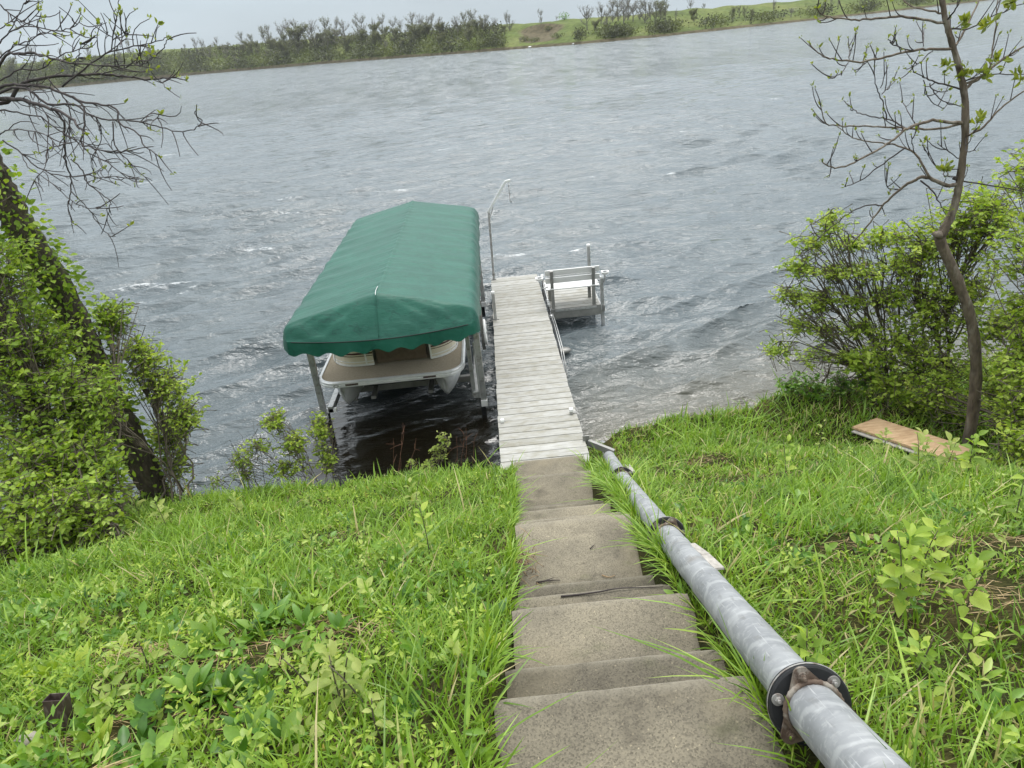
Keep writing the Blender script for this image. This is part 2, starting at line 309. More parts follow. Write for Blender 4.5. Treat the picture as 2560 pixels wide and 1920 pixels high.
def m_water():
    mt, t, b, Nn, Ln = nodes('lake_water')
    geo = Nn('ShaderNodeNewGeometry'); at = Nn('ShaderNodeAttribute'); at.attribute_name = 'mask'; pos = geo.outputs['Position']
    nfo = noise(t, 2.6, 8, vec=pos, rough=.72, stretch=(.55, 1.2, 1)); nf2 = noise(t, 11, 5, vec=pos, rough=.7, stretch=(.6, 1.2, 1))
    ad = Nn('ShaderNodeMath'); ad.operation = 'MULTIPLY_ADD'; ad.inputs[1].default_value = .55; Ln(nf2.outputs[0], ad.inputs[0]); Ln(nfo.outputs[0], ad.inputs[2])
    sm = Nn('ShaderNodeMath'); sm.operation = 'ADD'; Ln(ad.outputs[0], sm.inputs[0]); Ln(at.outputs['Fac'], sm.inputs[1])
    mr = Nn('ShaderNodeMapRange'); mr.inputs[1].default_value = 1.30; mr.inputs[2].default_value = 1.55; Ln(sm.outputs[0], mr.inputs[0])
    nb_ = noise(t, .35, 4, vec=pos); body = rampn(t, nb_.outputs[0], [(.3, (.062, .083, .094)), (.7, (.086, .106, .113))]).outputs[0]
    floor_shade = Nn('ShaderNodeAttribute'); floor_shade.attribute_name = 'rnd'                      # sand floor right; brown floor by the boat, its shade and reflection painted in
    sand = Nn('ShaderNodeMath'); sand.operation = 'MAXIMUM'; sand.inputs[1].default_value = 0; Ln(floor_shade.outputs['Fac'], sand.inputs[0])
    neg = Nn('ShaderNodeMath'); neg.operation = 'MULTIPLY'; neg.inputs[1].default_value = -1; Ln(floor_shade.outputs['Fac'], neg.inputs[0]); boat_shade = Nn('ShaderNodeMath'); boat_shade.operation = 'MAXIMUM'; boat_shade.inputs[1].default_value = 0; Ln(neg.outputs[0], boat_shade.inputs[0])
    body = mixc(t, sand.outputs[0], body, (.115, .105, .075)); body = mixc(t, boat_shade.outputs[0], body, (.012, .010, .006))
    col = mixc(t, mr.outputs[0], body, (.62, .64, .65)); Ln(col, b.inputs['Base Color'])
    sx = Nn('ShaderNodeSeparateXYZ'); Ln(pos, sx.inputs[0])                             # chop too small for the mesh far out: broader gloss
    far = Nn('ShaderNodeMapRange'); far.inputs[1].default_value = 25; far.inputs[2].default_value = 190; far.inputs[3].default_value = .05; far.inputs[4].default_value = .12; Ln(sx.outputs[1], far.inputs[0])
    st1 = noise(t, 1.0, 4, vec=pos, rough=.65, stretch=(.36, .09, 1)); stm = Nn('ShaderNodeMapRange'); stm.inputs[1].default_value = .32; stm.inputs[2].default_value = .68; stm.inputs[3].default_value = .7; stm.inputs[4].default_value = 1.4; Ln(st1.outputs[0], stm.inputs[0])
    rm = Nn('ShaderNodeMath'); rm.operation = 'MULTIPLY'; Ln(far.outputs[0], rm.inputs[0]); Ln(stm.outputs[0], rm.inputs[1])
    rf = mixc(t, mr.outputs[0], rm.outputs[0], (.7, .7, .7)); Ln(rf, b.inputs['Roughness'])
    b.inputs['IOR'].default_value = 1.52
    mp1 = Nn('ShaderNodeMapping'); mp1.inputs['Rotation'].default_value = (0, 0, math.radians(-28)); mp1.inputs['Scale'].default_value = (.36, 1, 1); Ln(pos, mp1.inputs[0])
    mp2 = Nn('ShaderNodeMapping'); mp2.inputs['Rotation'].default_value = (0, 0, math.radians(-8)); mp2.inputs['Scale'].default_value = (.36, 1, 1); Ln(pos, mp2.inputs[0])
    r1 = noise(t, 2.3, 5, vec=mp1.outputs[0], rough=.62); r2 = noise(t, 6.0, 4, vec=mp2.outputs[0], rough=.6); r3 = noise(t, .5, 4, vec=mp1.outputs[0], rough=.6)
    calm = Nn('ShaderNodeMapRange'); calm.inputs[3].default_value = .8; calm.inputs[4].default_value = .16; Ln(boat_shade.outputs[0], calm.inputs[0])
    n3 = bump(t, None, r3.outputs[0], .5, .6); n1 = bump(t, None, r1.outputs[0], .8, .19, n3); nb2 = bump(t, None, r2.outputs[0], .8, .07, n1)
    # slopes of the chop that the mesh cannot carry
    mp3 = Nn('ShaderNodeMapping'); mp3.inputs['Rotation'].default_value = (0, 0, math.radians(-18)); mp3.inputs['Scale'].default_value = (.55, 1.2, 1); Ln(pos, mp3.inputs[0])
    rc = noise(t, .9, 7, vec=mp3.outputs[0], rough=.72); sub = Nn('ShaderNodeVectorMath'); sub.operation = 'SUBTRACT'; sub.inputs[1].default_value = (.5, .5, .5); Ln(rc.outputs['Color'], sub.inputs[0])
    ml = Nn('ShaderNodeVectorMath'); ml.operation = 'MULTIPLY'; ml.inputs[1].default_value = (.7, 1.0, 0); Ln(sub.outputs[0], ml.inputs[0])
    ab = Nn('ShaderNodeVectorMath'); ab.operation = 'ABSOLUTE'; Ln(sub.outputs[0], ab.inputs[0]); mb2 = Nn('ShaderNodeVectorMath'); mb2.operation = 'MULTIPLY'; mb2.inputs[1].default_value = (.35, -1.5, 0); Ln(ab.outputs[0], mb2.inputs[0])
    fm = Nn('ShaderNodeMapRange'); fm.inputs[1].default_value = 25; fm.inputs[2].default_value = 110; Ln(sx.outputs[1], fm.inputs[0]); mixv = Nn('ShaderNodeMix'); mixv.data_type = 'VECTOR'; Ln(fm.outputs[0], mixv.inputs['Factor']); Ln(ml.outputs[0], mixv.inputs[4]); Ln(mb2.outputs[0], mixv.inputs[5]); ml = mixv   # far out the backs of the waves are hidden behind their faces
    fa = Nn('ShaderNodeMapRange'); fa.inputs[1].default_value = 14; fa.inputs[2].default_value = 75; fa.inputs[3].default_value = .18; fa.inputs[4].default_value = 1.9; Ln(sx.outputs[1], fa.inputs[0])
    cm = Nn('ShaderNodeMath'); cm.operation = 'MULTIPLY'; fs = Nn('ShaderNodeMath'); fs.operation = 'MULTIPLY'; Ln(fa.outputs[0], fs.inputs[0]); Ln(stm.outputs[0], fs.inputs[1]); Ln(fs.outputs[0], cm.inputs[0]); Ln(calm.outputs[0], cm.inputs[1])
    sc2 = Nn('ShaderNodeVectorMath'); sc2.operation = 'SCALE'; Ln(ml.outputs[1], sc2.inputs[0]); Ln(cm.outputs[0], sc2.inputs[3])
    ad2 = Nn('ShaderNodeVectorMath'); ad2.operation = 'ADD'; Ln(nb2, ad2.inputs[0]); Ln(sc2.outputs[0], ad2.inputs[1])
    s3 = Nn('ShaderNodeVectorMath'); s3.operation = 'SUBTRACT'; s3.inputs[1].default_value = (.5, .5, .5); Ln(st1.outputs['Color'], s3.inputs[0]); m3 = Nn('ShaderNodeVectorMath'); m3.operation = 'MULTIPLY'; m3.inputs[1].default_value = (.3, 1.05, 0); Ln(s3.outputs[0], m3.inputs[0])
    f3 = Nn('ShaderNodeMapRange'); f3.inputs[1].default_value = 30; f3.inputs[2].default_value = 110; f3.inputs[3].default_value = .0; f3.inputs[4].default_value = .8; Ln(sx.outputs[1], f3.inputs[0]); q3 = Nn('ShaderNodeVectorMath'); q3.operation = 'SCALE'; Ln(m3.outputs[0], q3.inputs[0]); Ln(f3.outputs[0], q3.inputs[3])
    ad3 = Nn('ShaderNodeVectorMath'); ad3.operation = 'ADD'; Ln(ad2.outputs[0], ad3.inputs[0]); Ln(q3.outputs[0], ad3.inputs[1]); ad2 = ad3
    nm = Nn('ShaderNodeVectorMath'); nm.operation = 'NORMALIZE'; Ln(ad2.outputs[0], nm.inputs[0]); Ln(nm.outputs[0], b.inputs['Normal'])
    for nd in t.nodes:
        if nd.bl_idname == 'ShaderNodeBump': Ln(calm.outputs[0], nd.inputs['Strength'])
    return mt
M['water'] = m_water()

def m_hill():
    mt, t, b, Nn, Ln = nodes('far_meadow')
    n1 = noise(t, .04, 6); a = rampn(t, n1.outputs[0], [(.3, (.07, .09, .033)), (.5, (.105, .135, .042)), (.7, (.15, .165, .06))]).outputs[0]
    n2 = noise(t, .5, 6); s = rampn(t, n2.outputs[0], [(.35, (.7, .7, .7)), (.65, (1.25, 1.25, 1.2))]).outputs[0]; col = mixc(t, .8, a, s, 'MULTIPLY')
    at = Nn('ShaderNodeAttribute'); at.attribute_name = 'mask'; n3 = noise(t, .12, 5)
    ad = Nn('ShaderNodeMath'); ad.operation = 'MULTIPLY_ADD'; ad.inputs[1].default_value = .7; Ln(n3.outputs[0], ad.inputs[0]); Ln(at.outputs['Fac'], ad.inputs[2])
    f = Nn('ShaderNodeMapRange'); f.inputs[1].default_value = .72; f.inputs[2].default_value = 1.0; Ln(ad.outputs[0], f.inputs[0])
    soil = rampn(t, n2.outputs[0], [(.35, (.075, .065, .04)), (.65, (.14, .12, .075))]).outputs[0]
    col = mixc(t, f.outputs[0], col, soil); Ln(col, b.inputs['Base Color']); b.inputs['Roughness'].default_value = 1; b.inputs['Specular IOR Level'].default_value = .1
    bump(t, b, n2.outputs[0], .6, .6); return mt
M['hill'] = m_hill()

# ------------------------------------------------------------------ vegetation helpers
LEAF_V = np.array([(0, 0, 0), (-.5, .42, .10), (.5, .42, .10), (0, .45, 0), (0, 1, -.06), (-.36, .74, .05), (.36, .74, .05)])
LEAF_F = np.array([(0, 3, 1), (0, 2, 3), (1, 3, 5), (3, 2, 6), (5, 3, 4), (3, 6, 4)])
def unit(a): return a / (np.linalg.norm(a, axis=-1, keepdims=True) + 1e-9)
def leaves_mesh(name, pos, dirs, nrm, length, width, rnd):
    """one leaf-shaped piece of six faces per row"""
    n = len(pos); d = unit(dirs); x = unit(np.cross(d, nrm)); z = np.cross(x, d)
    Lv = LEAF_V[None]
    V = pos[:, None] + x[:, None] * (Lv[..., 0:1] * width[:, None, None]) + d[:, None] * (Lv[..., 1:2] * length[:, None, None]) + z[:, None] * (Lv[..., 2:3] * length[:, None, None])
    Fc = LEAF_F[None] + (np.arange(n) * len(LEAF_V))[:, None, None]
    return mesh_np(name, V.reshape(-1, 3), Fc.reshape(-1, 3), True, np.repeat(rnd, len(LEAF_V)))
def bez(a, b, c, n): 
    t = np.linspace(0, 1, n)[:, None]; return (1 - t) ** 2 * a + 2 * t * (1 - t) * b + t * t * c
def smooth_path(pts, n=4):
    """Catmull-Rom through pts"""
    p = np.asarray(pts, float); p = np.concatenate([[2 * p[0] - p[1]], p, [2 * p[-1] - p[-2]]]); o = []
    for i in range(1, len(p) - 2):
        for t in np.linspace(0, 1, n, endpoint=False):
            a, b, c, d = p[i - 1], p[i], p[i + 1], p[i + 2]
            o.append(.5 * ((2 * b) + (c - a) * t + (2 * a - 5 * b + 4 * c - d) * t * t + (3 * b - 3 * c + d - a) * t ** 3))
    o.append(p[-2]); return np.array(o)

def grow_sprays(rng, stems_from, lobes, n_twigs, leaf_len, leaf_per, droop=.0, up=.25, flat=.75, twig_len=.55):
    """twigs fill ellipsoid lobes; leaves sit along the outer part of each twig. lobes: (centre, radii, weight)"""
    C = np.array([l[0] for l in lobes]); Rr = np.array([l[1] for l in lobes]); W = np.array([l[2] for l in lobes], float); W /= W.sum()
    idx = rng.choice(len(lobes), n_twigs, p=W)
    u = unit(rng.normal(size=(n_twigs, 3))); rad = rng.random(n_twigs) ** .45
    tip = C[idx] + u * Rr[idx] * rad[:, None]
    outd = unit(u * [1.2, 1.2, .35] + np.array([0, 0, up]) + rng.normal(size=(n_twigs, 3)) * .45)
    ln = twig_len * rng.uniform(.5, 1.2, n_twigs)
    base = tip - outd * ln[:, None] + np.array([0, 0, -.12]) * ln[:, None]
    twigs = []; lp, ld, lnm, ls, lr = [], [], [], [], []
    shade = rng.normal(0, .12, n_twigs)
    for i in range(n_twigs):
        mid = (base[i] + tip[i]) / 2 + rng.normal(size=3) * .05 + np.array([0, 0, droop])
        path = bez(base[i], mid, tip[i], 4); twigs.append(path)
        k = max(3, int(leaf_per * rng.uniform(.6, 1.3))); t = np.sort(rng.uniform(.25, 1.0, k)); t[-1] = 1
        p = ((1 - t) ** 2)[:, None] * base[i] + (2 * t * (1 - t))[:, None] * mid + (t * t)[:, None] * tip[i]
        side = unit(np.cross(outd[i], [0, 0, 1.0])) * np.where(np.arange(k) % 2, 1, -1)[:, None]
        d = unit(side * rng.uniform(.4, 1.0, k)[:, None] + outd[i] * rng.uniform(.3, .9, k)[:, None] + np.array([0, 0, -.15]) + rng.normal(size=(k, 3)) * .3)
        nm = unit(np.array([0, 0, 1.0]) * flat + rng.normal(size=(k, 3)) * .55)
        lp.append(p); ld.append(d); lnm.append(nm); ls.append(leaf_len * rng.uniform(.55, 1.25, k)); lr.append(np.clip(.58 + shade[i] + rng.normal(0, .19, k), 0, 1))
    return twigs, np.concatenate(lp), np.concatenate(ld), np.concatenate(lnm), np.concatenate(ls), np.concatenate(lr), base, idx

def tubes_mesh(name, paths, radii, n=4):
    Vs, Fs, off = [], [], 0
    for p, r in zip(paths, radii):
        V, Fc = tube_vf(p, r, n, False); Vs.append(V); Fs.append(np.array(Fc) + off); off += len(V)
    V = np.concatenate(Vs)
    return mesh_np(name, V, np.concatenate(Fs), True, np.zeros(len(V)))

def shrub(name, base, lobes, n_twigs, leaf, per, mat, label, seed, cat='shrub', group=None, twig_len=.5, stem_r=.025, bark='stem', n_stem=None, flat=.75, aspect=.55):
    rng = np.random.default_rng(seed); base = np.array(base, float)
    root = empty(name, base, label, cat, group)
    tw, lp, ld, ln_, ls, lr, tb, idx = grow_sprays(rng, base, lobes, n_twigs, leaf, per, twig_len=twig_len, flat=flat)
    paths, rads = [], []
    for i, (c, r, w_) in enumerate(lobes):                       # a stem into every lobe
        c = np.array(c); m_ = np.array([base[0] * .6 + c[0] * .4, base[1] * .6 + c[1] * .4, base[2] * .45 + c[2] * .55]) + rng.normal(size=3) * .15
        st = base + rng.normal(size=3) * [.12, .12, 0]
        p = bez(st, m_, c + np.array([0, 0, .1]), 10); p[1:-1] += rng.normal(size=(8, 3)) * .025
        paths.append(p); rads.append(np.linspace(stem_r * .7, stem_r * .22, 10))
        mine = np.where(idx == i)[0]
        for q in mine[::3]:                                     # a side branch from the stem to every third twig
            s_ = p[rng.integers(4, 10)]; mm = (s_ + tb[q]) / 2 + rng.normal(size=3) * .06
            paths.append(bez(s_, mm, tb[q], 5)); rads.append(np.linspace(stem_r * .35, .004, 5))
    st = obj('stems', tubes_mesh('stems', paths, rads, 5), M[bark], root)
    tg = obj('twigs', tubes_mesh('twigs', tw, [np.linspace(.006, .002, 4)] * len(tw), 3), M[bark], root, kind='stuff')
    lf = obj('foliage', leaves_mesh('foliage', lp, ld, ln_, ls, ls * aspect, lr), M[mat], root, kind='stuff')
    return root

def bud_tufts(rng, tips, dirs, size, per=5):
    n = len(tips); k = n * per
    pos = np.repeat(tips, per, 0) + rng.normal(size=(k, 3)) * .008
    d = unit(np.repeat(dirs, per, 0) * .8 + np.array([0, 0, .5]) + rng.normal(size=(k, 3)) * .55)
    s = np.repeat(size, per) * rng.uniform(.6, 1.2, k)
    return leaves_mesh('leaf_buds', pos, d, unit(rng.normal(size=(k, 3))), s, s * .42, np.clip(rng.normal(.5, .22, k), 0, 1))

# ------------------------------------------------------------------ near bank
def smax(a, b, k): return np.log(np.exp(np.clip(a / k, -80, 80)) + np.exp(np.clip(b / k, -80, 80))) * k
SHX = np.array([-80, -12, -7, -5.5, -4, -2.5, -1, .2, 1.1, 1.5, 3, 4, 5, 8, 14, 80.]); SHY = np.array([10, 9.7, 9.6, 9.5, 9.25, 9.05, 8.95, 9.0, 9.5, 9.95, 10.15, 10.4, 10.7, 11, 11.5, 13.])
def sst(x): x = np.clip(x, 0, 1); return x * x * (3 - 2 * x)
def lumps(x, y): return .035 * np.sin(1.7 * x + 1.1 * y + .5) + .03 * np.sin(2.9 * x - 2.3 * y) + .02 * np.sin(5.1 * x + 4.3 * y + 1) + .012 * np.sin(9.3 * x - 7.1 * y)
def ground_z(x, y, stairs=True):
    x = np.asarray(x, float); y = np.asarray(y, float)
    z = 4.85 - .49 * y - .16 * np.clip(x - 3, 0, 4) * sst((y - 3) / 3) - .03 * np.clip(-x - 3, 0, 6)
    z = -smax(-z, -(5.9 + 0 * z), .3)
    shelf = .52 - .12 * sst((.6 - x) / 1.0)
    z = smax(z, shelf, .12)
    ys = np.interp(x, SHX, SHY) + .08 * np.sin(3.1 * x) + .05 * np.sin(7.7 * x + 1)
    z = z - sst((y - (ys - .55)) / .9) * (z + .55) - np.clip(y - ys - .3, 0, 30) * .22
    z = z + lumps(x, y) * np.clip((ys - y) / 1.5, 0, 1)
    if stairs:
        k = sst((x - np.interp(y, [1.79, 2.75, 4.5, 7.9], [-.18, -.13, -.10, -.08]) + .0) / .06) * sst((np.interp(y, [1.79, 2.75, 4.5, 7.9], [.75, .79, .82, .84]) - x) / .06) * sst((8.6 - y) / .3) * sst((y + 2) / .5)
        z = z - .42 * k
    return z
gx = np.concatenate([np.linspace(-80, -14, 14)[:-1], np.linspace(-14, -1, 130)[:-1], np.linspace(-1, 2, 76)[:-1], np.linspace(2, 14, 120)[:-1], np.linspace(14, 80, 14)])
gy = np.concatenate([np.linspace(-40, -4, 10)[:-1], np.linspace(-4, 13, 200)[:-1], np.linspace(13, 30, 8)])
X, Y = np.meshgrid(gx, gy); Z = ground_z(X, Y)
nx_, ny_ = len(gx), len(gy)
ii = (np.arange(ny_ - 1)[:, None] * nx_ + np.arange(nx_ - 1)[None]).ravel()
gq = np.stack([ii, ii + 1, ii + nx_ + 1, ii + nx_], 1)
obj('ground', mesh_np('ground', np.stack([X, Y, Z], -1).reshape(-1, 3), gq, True), M['soil'], kind='structure')

# ------------------------------------------------------------------ lake
def make_lake():
    rng = np.random.default_rng(11)
    ys = [7.5]
    while ys[-1] < 800: ys.append(ys[-1] + (.0064 if ys[-1] < 100 else .015) * ys[-1])
    ys = np.array(ys); nu = 720; u = np.linspace(-1.14, 1.14, nu)
    wid = 9 + .88 * ys; X = u[None] * wid[:, None]; Y = np.repeat(ys[:, None], nu, 1)
    spy = np.gradient(ys)[:, None]; spx = (wid * (u[1] - u[0]))[:, None]
    Z = np.zeros_like(X); dX = np.zeros_like(X); dY = np.zeros_like(X)
    gust = .85 + .22 * np.sin(.21 * X + .13 * Y) + .2 * np.sin(.11 * X - .17 * Y + 2)
    for i in range(120):
        lam = .30 * 9.0 ** (rng.random() ** 1.15); k = 2 * PI / lam
        a = math.radians(-60 + rng.normal() * 9) if rng.random() < .7 else math.radians(-82 + rng.normal() * 9)
        amp = .0080 * lam * (.5 + .9 * rng.random()) * np.interp(lam, [.3, .7, 1.3, 2.7], [.8, 1.3, 1.2, .6])
        ph = rng.random() * 2 * PI; vis = np.minimum(np.clip((lam / (abs(math.sin(a)) * spy + 1e-6) - 2.6) / 2, 0, 1), np.clip((lam / (abs(math.cos(a)) * spx + 1e-6) - 2.6) / 2, 0, 1))
        rows = int(np.searchsorted(-vis.max(1), 0)) or 1
        n_ = int((vis.max(1) > 0).sum())
        if n_ == 0: continue
        th = k * (math.cos(a) * X[:n_] + math.sin(a) * Y[:n_]) + ph + .45 * np.sin(.16 * X[:n_] - .21 * Y[:n_] + i)
        c_, sn = np.cos(th) * vis[:n_] * amp, np.sin(th) * vis[:n_] * amp * .8
        dist_ = np.interp(ys[:n_], [20, 45, 100], [1, .62, .35])[:, None]; c_ = c_ * dist_; sn = sn * dist_
        Z[:n_] += c_ * gust[:n_]; dX[:n_] -= math.cos(a) * sn; dY[:n_] -= math.sin(a) * sn
    shelter = (.45 + .55 * sst((Y - 9.0) / 5.0)) * (1 - .72 * sst((X + 4.1) / .9) * sst((.2 - X) / .8) * sst((14.5 - Y) / 3.5))
    Z *= shelter
    foam = np.zeros_like(X) - .3
    FO = [(-11.6, 22.3, 1.3, .5, 20), (-10.6, 21.9, 1.2, .45, 10), (-9.8, 21.4, .9, .5, 30), (-10.6, 20.7, 1.0, .35, 15), (-4.4, 34.5, 2.2, .5, -8), (-2.6, 34.6, 1.4, .4, -5), (-7.2, 32.2, 1.6, .35, -5), (-9.0, 31.8, 1.3, .3, 0),
          (-8.5, 25.4, 1.0, .3, 0), (-.1, 21.7, .8, .45, 0), (.6, 21.6, .7, .35, 5), (2.2, 21.2, .7, .3, 5), (3.1, 20.9, .6, .25, 5), (5.8, 32.6, 1.8, .3, -10), (7.6, 31.6, 1.2, .25, -8), (4.6, 33.0, 1.2, .3, 0), (-16.1, 37.5, 2.6, .5, -5), (-21.9, 45.6, 3, .8, 5),
          (-10.3, 35.2, 2.4, .4, 0), (-13.5, 31, 1.6, .4, 10), (-26, 60, 4, 1, 0), (23, 56, 3.5, .8, 0), (-3, 47, 3, .6, 0), (12, 44, 3, .6, 0), (-30, 90, 6, 1.4, 0), (16, 80, 5, 1.3, 0), (38, 100, 6, 1.5, 0), (-18, 27, 1.6, .4, 15), (14, 27, 1.4, .3, 0)]
    for (fx, fy, rx, ry, ang) in FO:
        c_, s_ = math.cos(math.radians(ang)), math.sin(math.radians(ang)); dx = X - fx; dy = Y - fy
        d = ((dx * c_ + dy * s_) / rx) ** 2 + ((-dx * s_ + dy * c_) / ry) ** 2
        foam = np.maximum(foam, .56 * np.exp(-d * .8) - .0)
    foam += np.clip(Z * 1.2, -.1, .12) * (foam > .05)
    ysn = np.interp(X, SHX, SHY); sand_less_shade = np.clip(1 - (Y - ysn) / 5.0, 0, 1) ** 1.5 * sst((X + .5) / 1.8) - sst((X + 4.1) / .9) * sst((.2 - X) / .8) * sst((14.5 - Y) / 3.5)  # subtracted part: boat's shade and reflection, painted dark into the water colour
    V = np.stack([X + dX * shelter, Y + dY * shelter, Z], -1).reshape(-1, 3); nr_ = len(ys)
    i0 = (np.arange(nr_ - 1)[:, None] * nu + np.arange(nu - 1)[None]).ravel()
    me = mesh_np('lake', V, np.stack([i0, i0 + 1, i0 + nu + 1, i0 + nu], 1), True, sand_less_shade.ravel(), foam.ravel())
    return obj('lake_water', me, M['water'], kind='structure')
make_lake()

# ------------------------------------------------------------------ far bank
BX = np.array([-900, -600, -338, -294, -223, -150, -100, -41, -9, 15, 41, 67, 95, 129, 168, 215, 255, 386, 700.])
BY = np.array([720, 690, 652, 645, 604, 537, 490, 413, 366, 338, 308, 297, 303, 312, 324, 347, 363, 440, 560.])
BZ = np.array([24, 24, 22, 21.7, 18.7, 16.5, 14.9, 12.3, 11.1, 10.3, 9.4, 8.6, 8.6, 8, 7.4, 7, 6.6, 6, 6.])
def bank_z(x, s):
    zc = np.interp(x, BX, BZ); s = np.asarray(s, float)
    prof = np.interp(s, [-8, 0, 1.2, 14, 34, 58, 75, 140, 420], [-1.5, 0, .09, .33, .72, .96, 1.0, 1.02, .9])
    z = prof * zc * np.where(s < 0, .4, 1)
    bl = np.exp(-((x - 27) / 9.0) ** 2)                          # the slumped bluff
    z = z - bl * 2.2 * sst((s - 8) / 14) * sst((46 - s) / 5) 
    z = z + (.5 * np.sin(.13 * x + .2 * s) + .35 * np.sin(.31 * x - .17 * s)) * np.clip(s / 30, 0, 1)
    return z
bxs = np.concatenate([np.linspace(-900, -420, 30)[:-1], np.linspace(-420, 300, 300)[:-1], np.linspace(300, 700, 25)])
bss = np.array([-8, -3, 0, .6, 1.2, 4, 8, 11, 14, 18, 22, 27, 32, 37, 41, 44, 46, 48, 52, 58, 66, 75, 95, 140, 230, 420.])
BXg, BSg = np.meshgrid(bxs, bss); BYs = np.interp(BXg, BX, BY)
BV = np.stack([BXg, BYs + BSg, bank_z(BXg, BSg)], -1)
bm_ = np.exp(-((BXg - 27) / 8.5) ** 2) * sst((BSg - 3) / 8) * sst((49 - BSg) / 5) * 1.0 + np.exp(-((BSg - .3) / 1.4) ** 2) * .9 + .5 * np.exp(-((BXg - 36) / 5) ** 2) * sst((BSg - 30) / 6) * sst((48 - BSg) / 4)
nb_ = len(bxs); i0 = (np.arange(len(bss) - 1)[:, None] * nb_ + np.arange(nb_ - 1)[None]).ravel()
obj('hillside', mesh_np('hillside', BV.reshape(-1, 3), np.stack([i0, i0 + 1, i0 + nb_ + 1, i0 + nb_], 1), True, None, bm_.ravel()), M['hill'], kind='structure')
def far_at(px, s):
    """point on the far bank straight below a sight line, s metres behind its waterline"""
    k = (AX_F + AX_R * (px - 1280) / F_PX - AX_U * (100 - .1016 * (px - 1280) - 960) / F_PX); sl = k[0] / k[1]
    x = 0.0
    for _ in range(60): x = .5 * x + .5 * sl * (np.interp(x, BX, BY) + s)
    return np.array([x, np.interp(x, BX, BY) + s, float(bank_z(x, s))])

def far_tree_parts(seed, lean=0.0, leafy=.5, spread=1.0, n_limb=9):
    """a tree of height 1"""
    rng = np.random.default_rng(seed); paths, rads, tips = [], [], []
    fork = rng.uniform(.22, .4)
    tr = bez(np.zeros(3), np.array([lean * .3, rng.normal() * .03, fork]), np.array([lean * .8, rng.normal() * .05, .8]), 7); paths.append(tr); rads.append(np.linspace(.027, .008, 7))
    for i in range(n_limb):
        s_ = tr[rng.integers(1, 6)]; a = rng.random() * 2 * PI; ln = rng.uniform(.28, .5) * spread
        e_ = s_ + np.array([math.cos(a) * ln * .62, math.sin(a) * ln * .62, ln * rng.uniform(.55, 1.1)]); e_[2] = min(e_[2], 1.0)
        p = bez(s_, (s_ + e_) / 2 + np.array([math.cos(a) * .06, math.sin(a) * .06, -.02]), e_, 5); paths.append(p); rads.append(np.linspace(.011, .003, 5)); tips.append(p)
    tw, lp = [], []
    for p in tips + [tr[3:]]:
        for _ in range(30):
            s_ = p[rng.integers(1, len(p))]; d = unit(rng.normal(size=3) * [.6, .6, .5] + np.array([0, 0, .95])); ln = rng.uniform(.07, .2)
            q = bez(s_, s_ + d * ln * .5 + rng.normal(size=3) * .012, s_ + d * ln + np.array([0, 0, .01]), 3); tw.append(q)
            for _k in range(int(rng.poisson(5 * leafy))): lp.append(q[rng.integers(1, 3)] + rng.normal(size=3) * .018)
    zt = np.percentile(np.array([q[-1][2] for q in tw]), 92); kz = np.array([1.0, 1.0, 1.0 / zt])
    return ([p * kz for p in paths], rads), [q * kz for q in tw], (np.array(lp) if lp else np.zeros((1, 3))) * kz
FT = []
for k, (lean, leafy, spread, nl) in enumerate([(0, .14, 1, 9), (.08, .5, 1.1, 10), (-.1, .1, .8, 8), (0, 1.5, 1.2, 11), (.05, .2, .9, 9), (0, .05, 1.1, 9), (-.05, 2.2, 1.25, 12)]):
    (tp, trd), tw, lp = far_tree_parts(40 + k, lean, leafy, spread, nl)
    rg = np.random.default_rng(k)
    tme = tubes_mesh('trunk', tp, trd, 5); tme.materials.append(M['far_twig'])
    twm = tubes_mesh('twigs', tw, [np.linspace(.0046, .0018, 3)] * len(tw), 3); twm.attributes['rnd'].data.foreach_set('value', np.repeat(rg.random(len(tw)), 9).astype(np.float32)); twm.materials.append(M['far_twig'])
    s_ = np.full(len(lp), .030) * rg.uniform(.6, 1.3, len(lp))
    lme = leaves_mesh('crown', lp, unit(rg.normal(size=(len(lp), 3))), unit(rg.normal(size=(len(lp), 3)) + [0, 0, .6]), s_, s_ * .8, np.clip(rg.normal(.5, .2, len(lp)), 0, 1)); lme.materials.append(M['far_leaf'])
    FT.append((tme, twm, lme))
def far_tree(px, top, s, var, label, rot, wide=1.0, name='bank_tree'):
    b = far_at(px, s); d = AX_F + AX_R * (px - 1280) / F_PX - AX_U * (top - 960) / F_PX; zt = CAM_H + d[2] / d[1] * b[1]
    h = max(zt - b[2], 2.5)
    root = empty(name, b - np.array([0, 0, .3]), label, 'tree', 'trees on the far bank', rot=(0, 0, rot)); root.scale = (h * wide, h * wide, h)
    for nm, me in zip(('trunk', 'twigs', 'crown'), FT[var]): obj(nm, me, None, root, local=True, kind=None if nm == 'trunk' else 'stuff')
    return root
ORD = ['first', 'second', 'third', 'fourth', 'fifth', 'sixth', 'seventh', 'eighth', 'ninth', 'tenth', 'eleventh', 'twelfth', 'thirteenth', 'fourteenth', 'fifteenth', 'sixteenth', 'seventeenth', 'eighteenth', 'nineteenth', 'twentieth']
ORD += ['twenty-' + o for o in ORD[:9]] + ['thirtieth'] + ['thirty-' + o for o in ORD[:9]] + ['fortieth'] + ['forty-' + o for o in ORD[:9]]
WOOD = 'leafless grey tree in the dense wood on the far bank'
frng = np.random.default_rng(5)
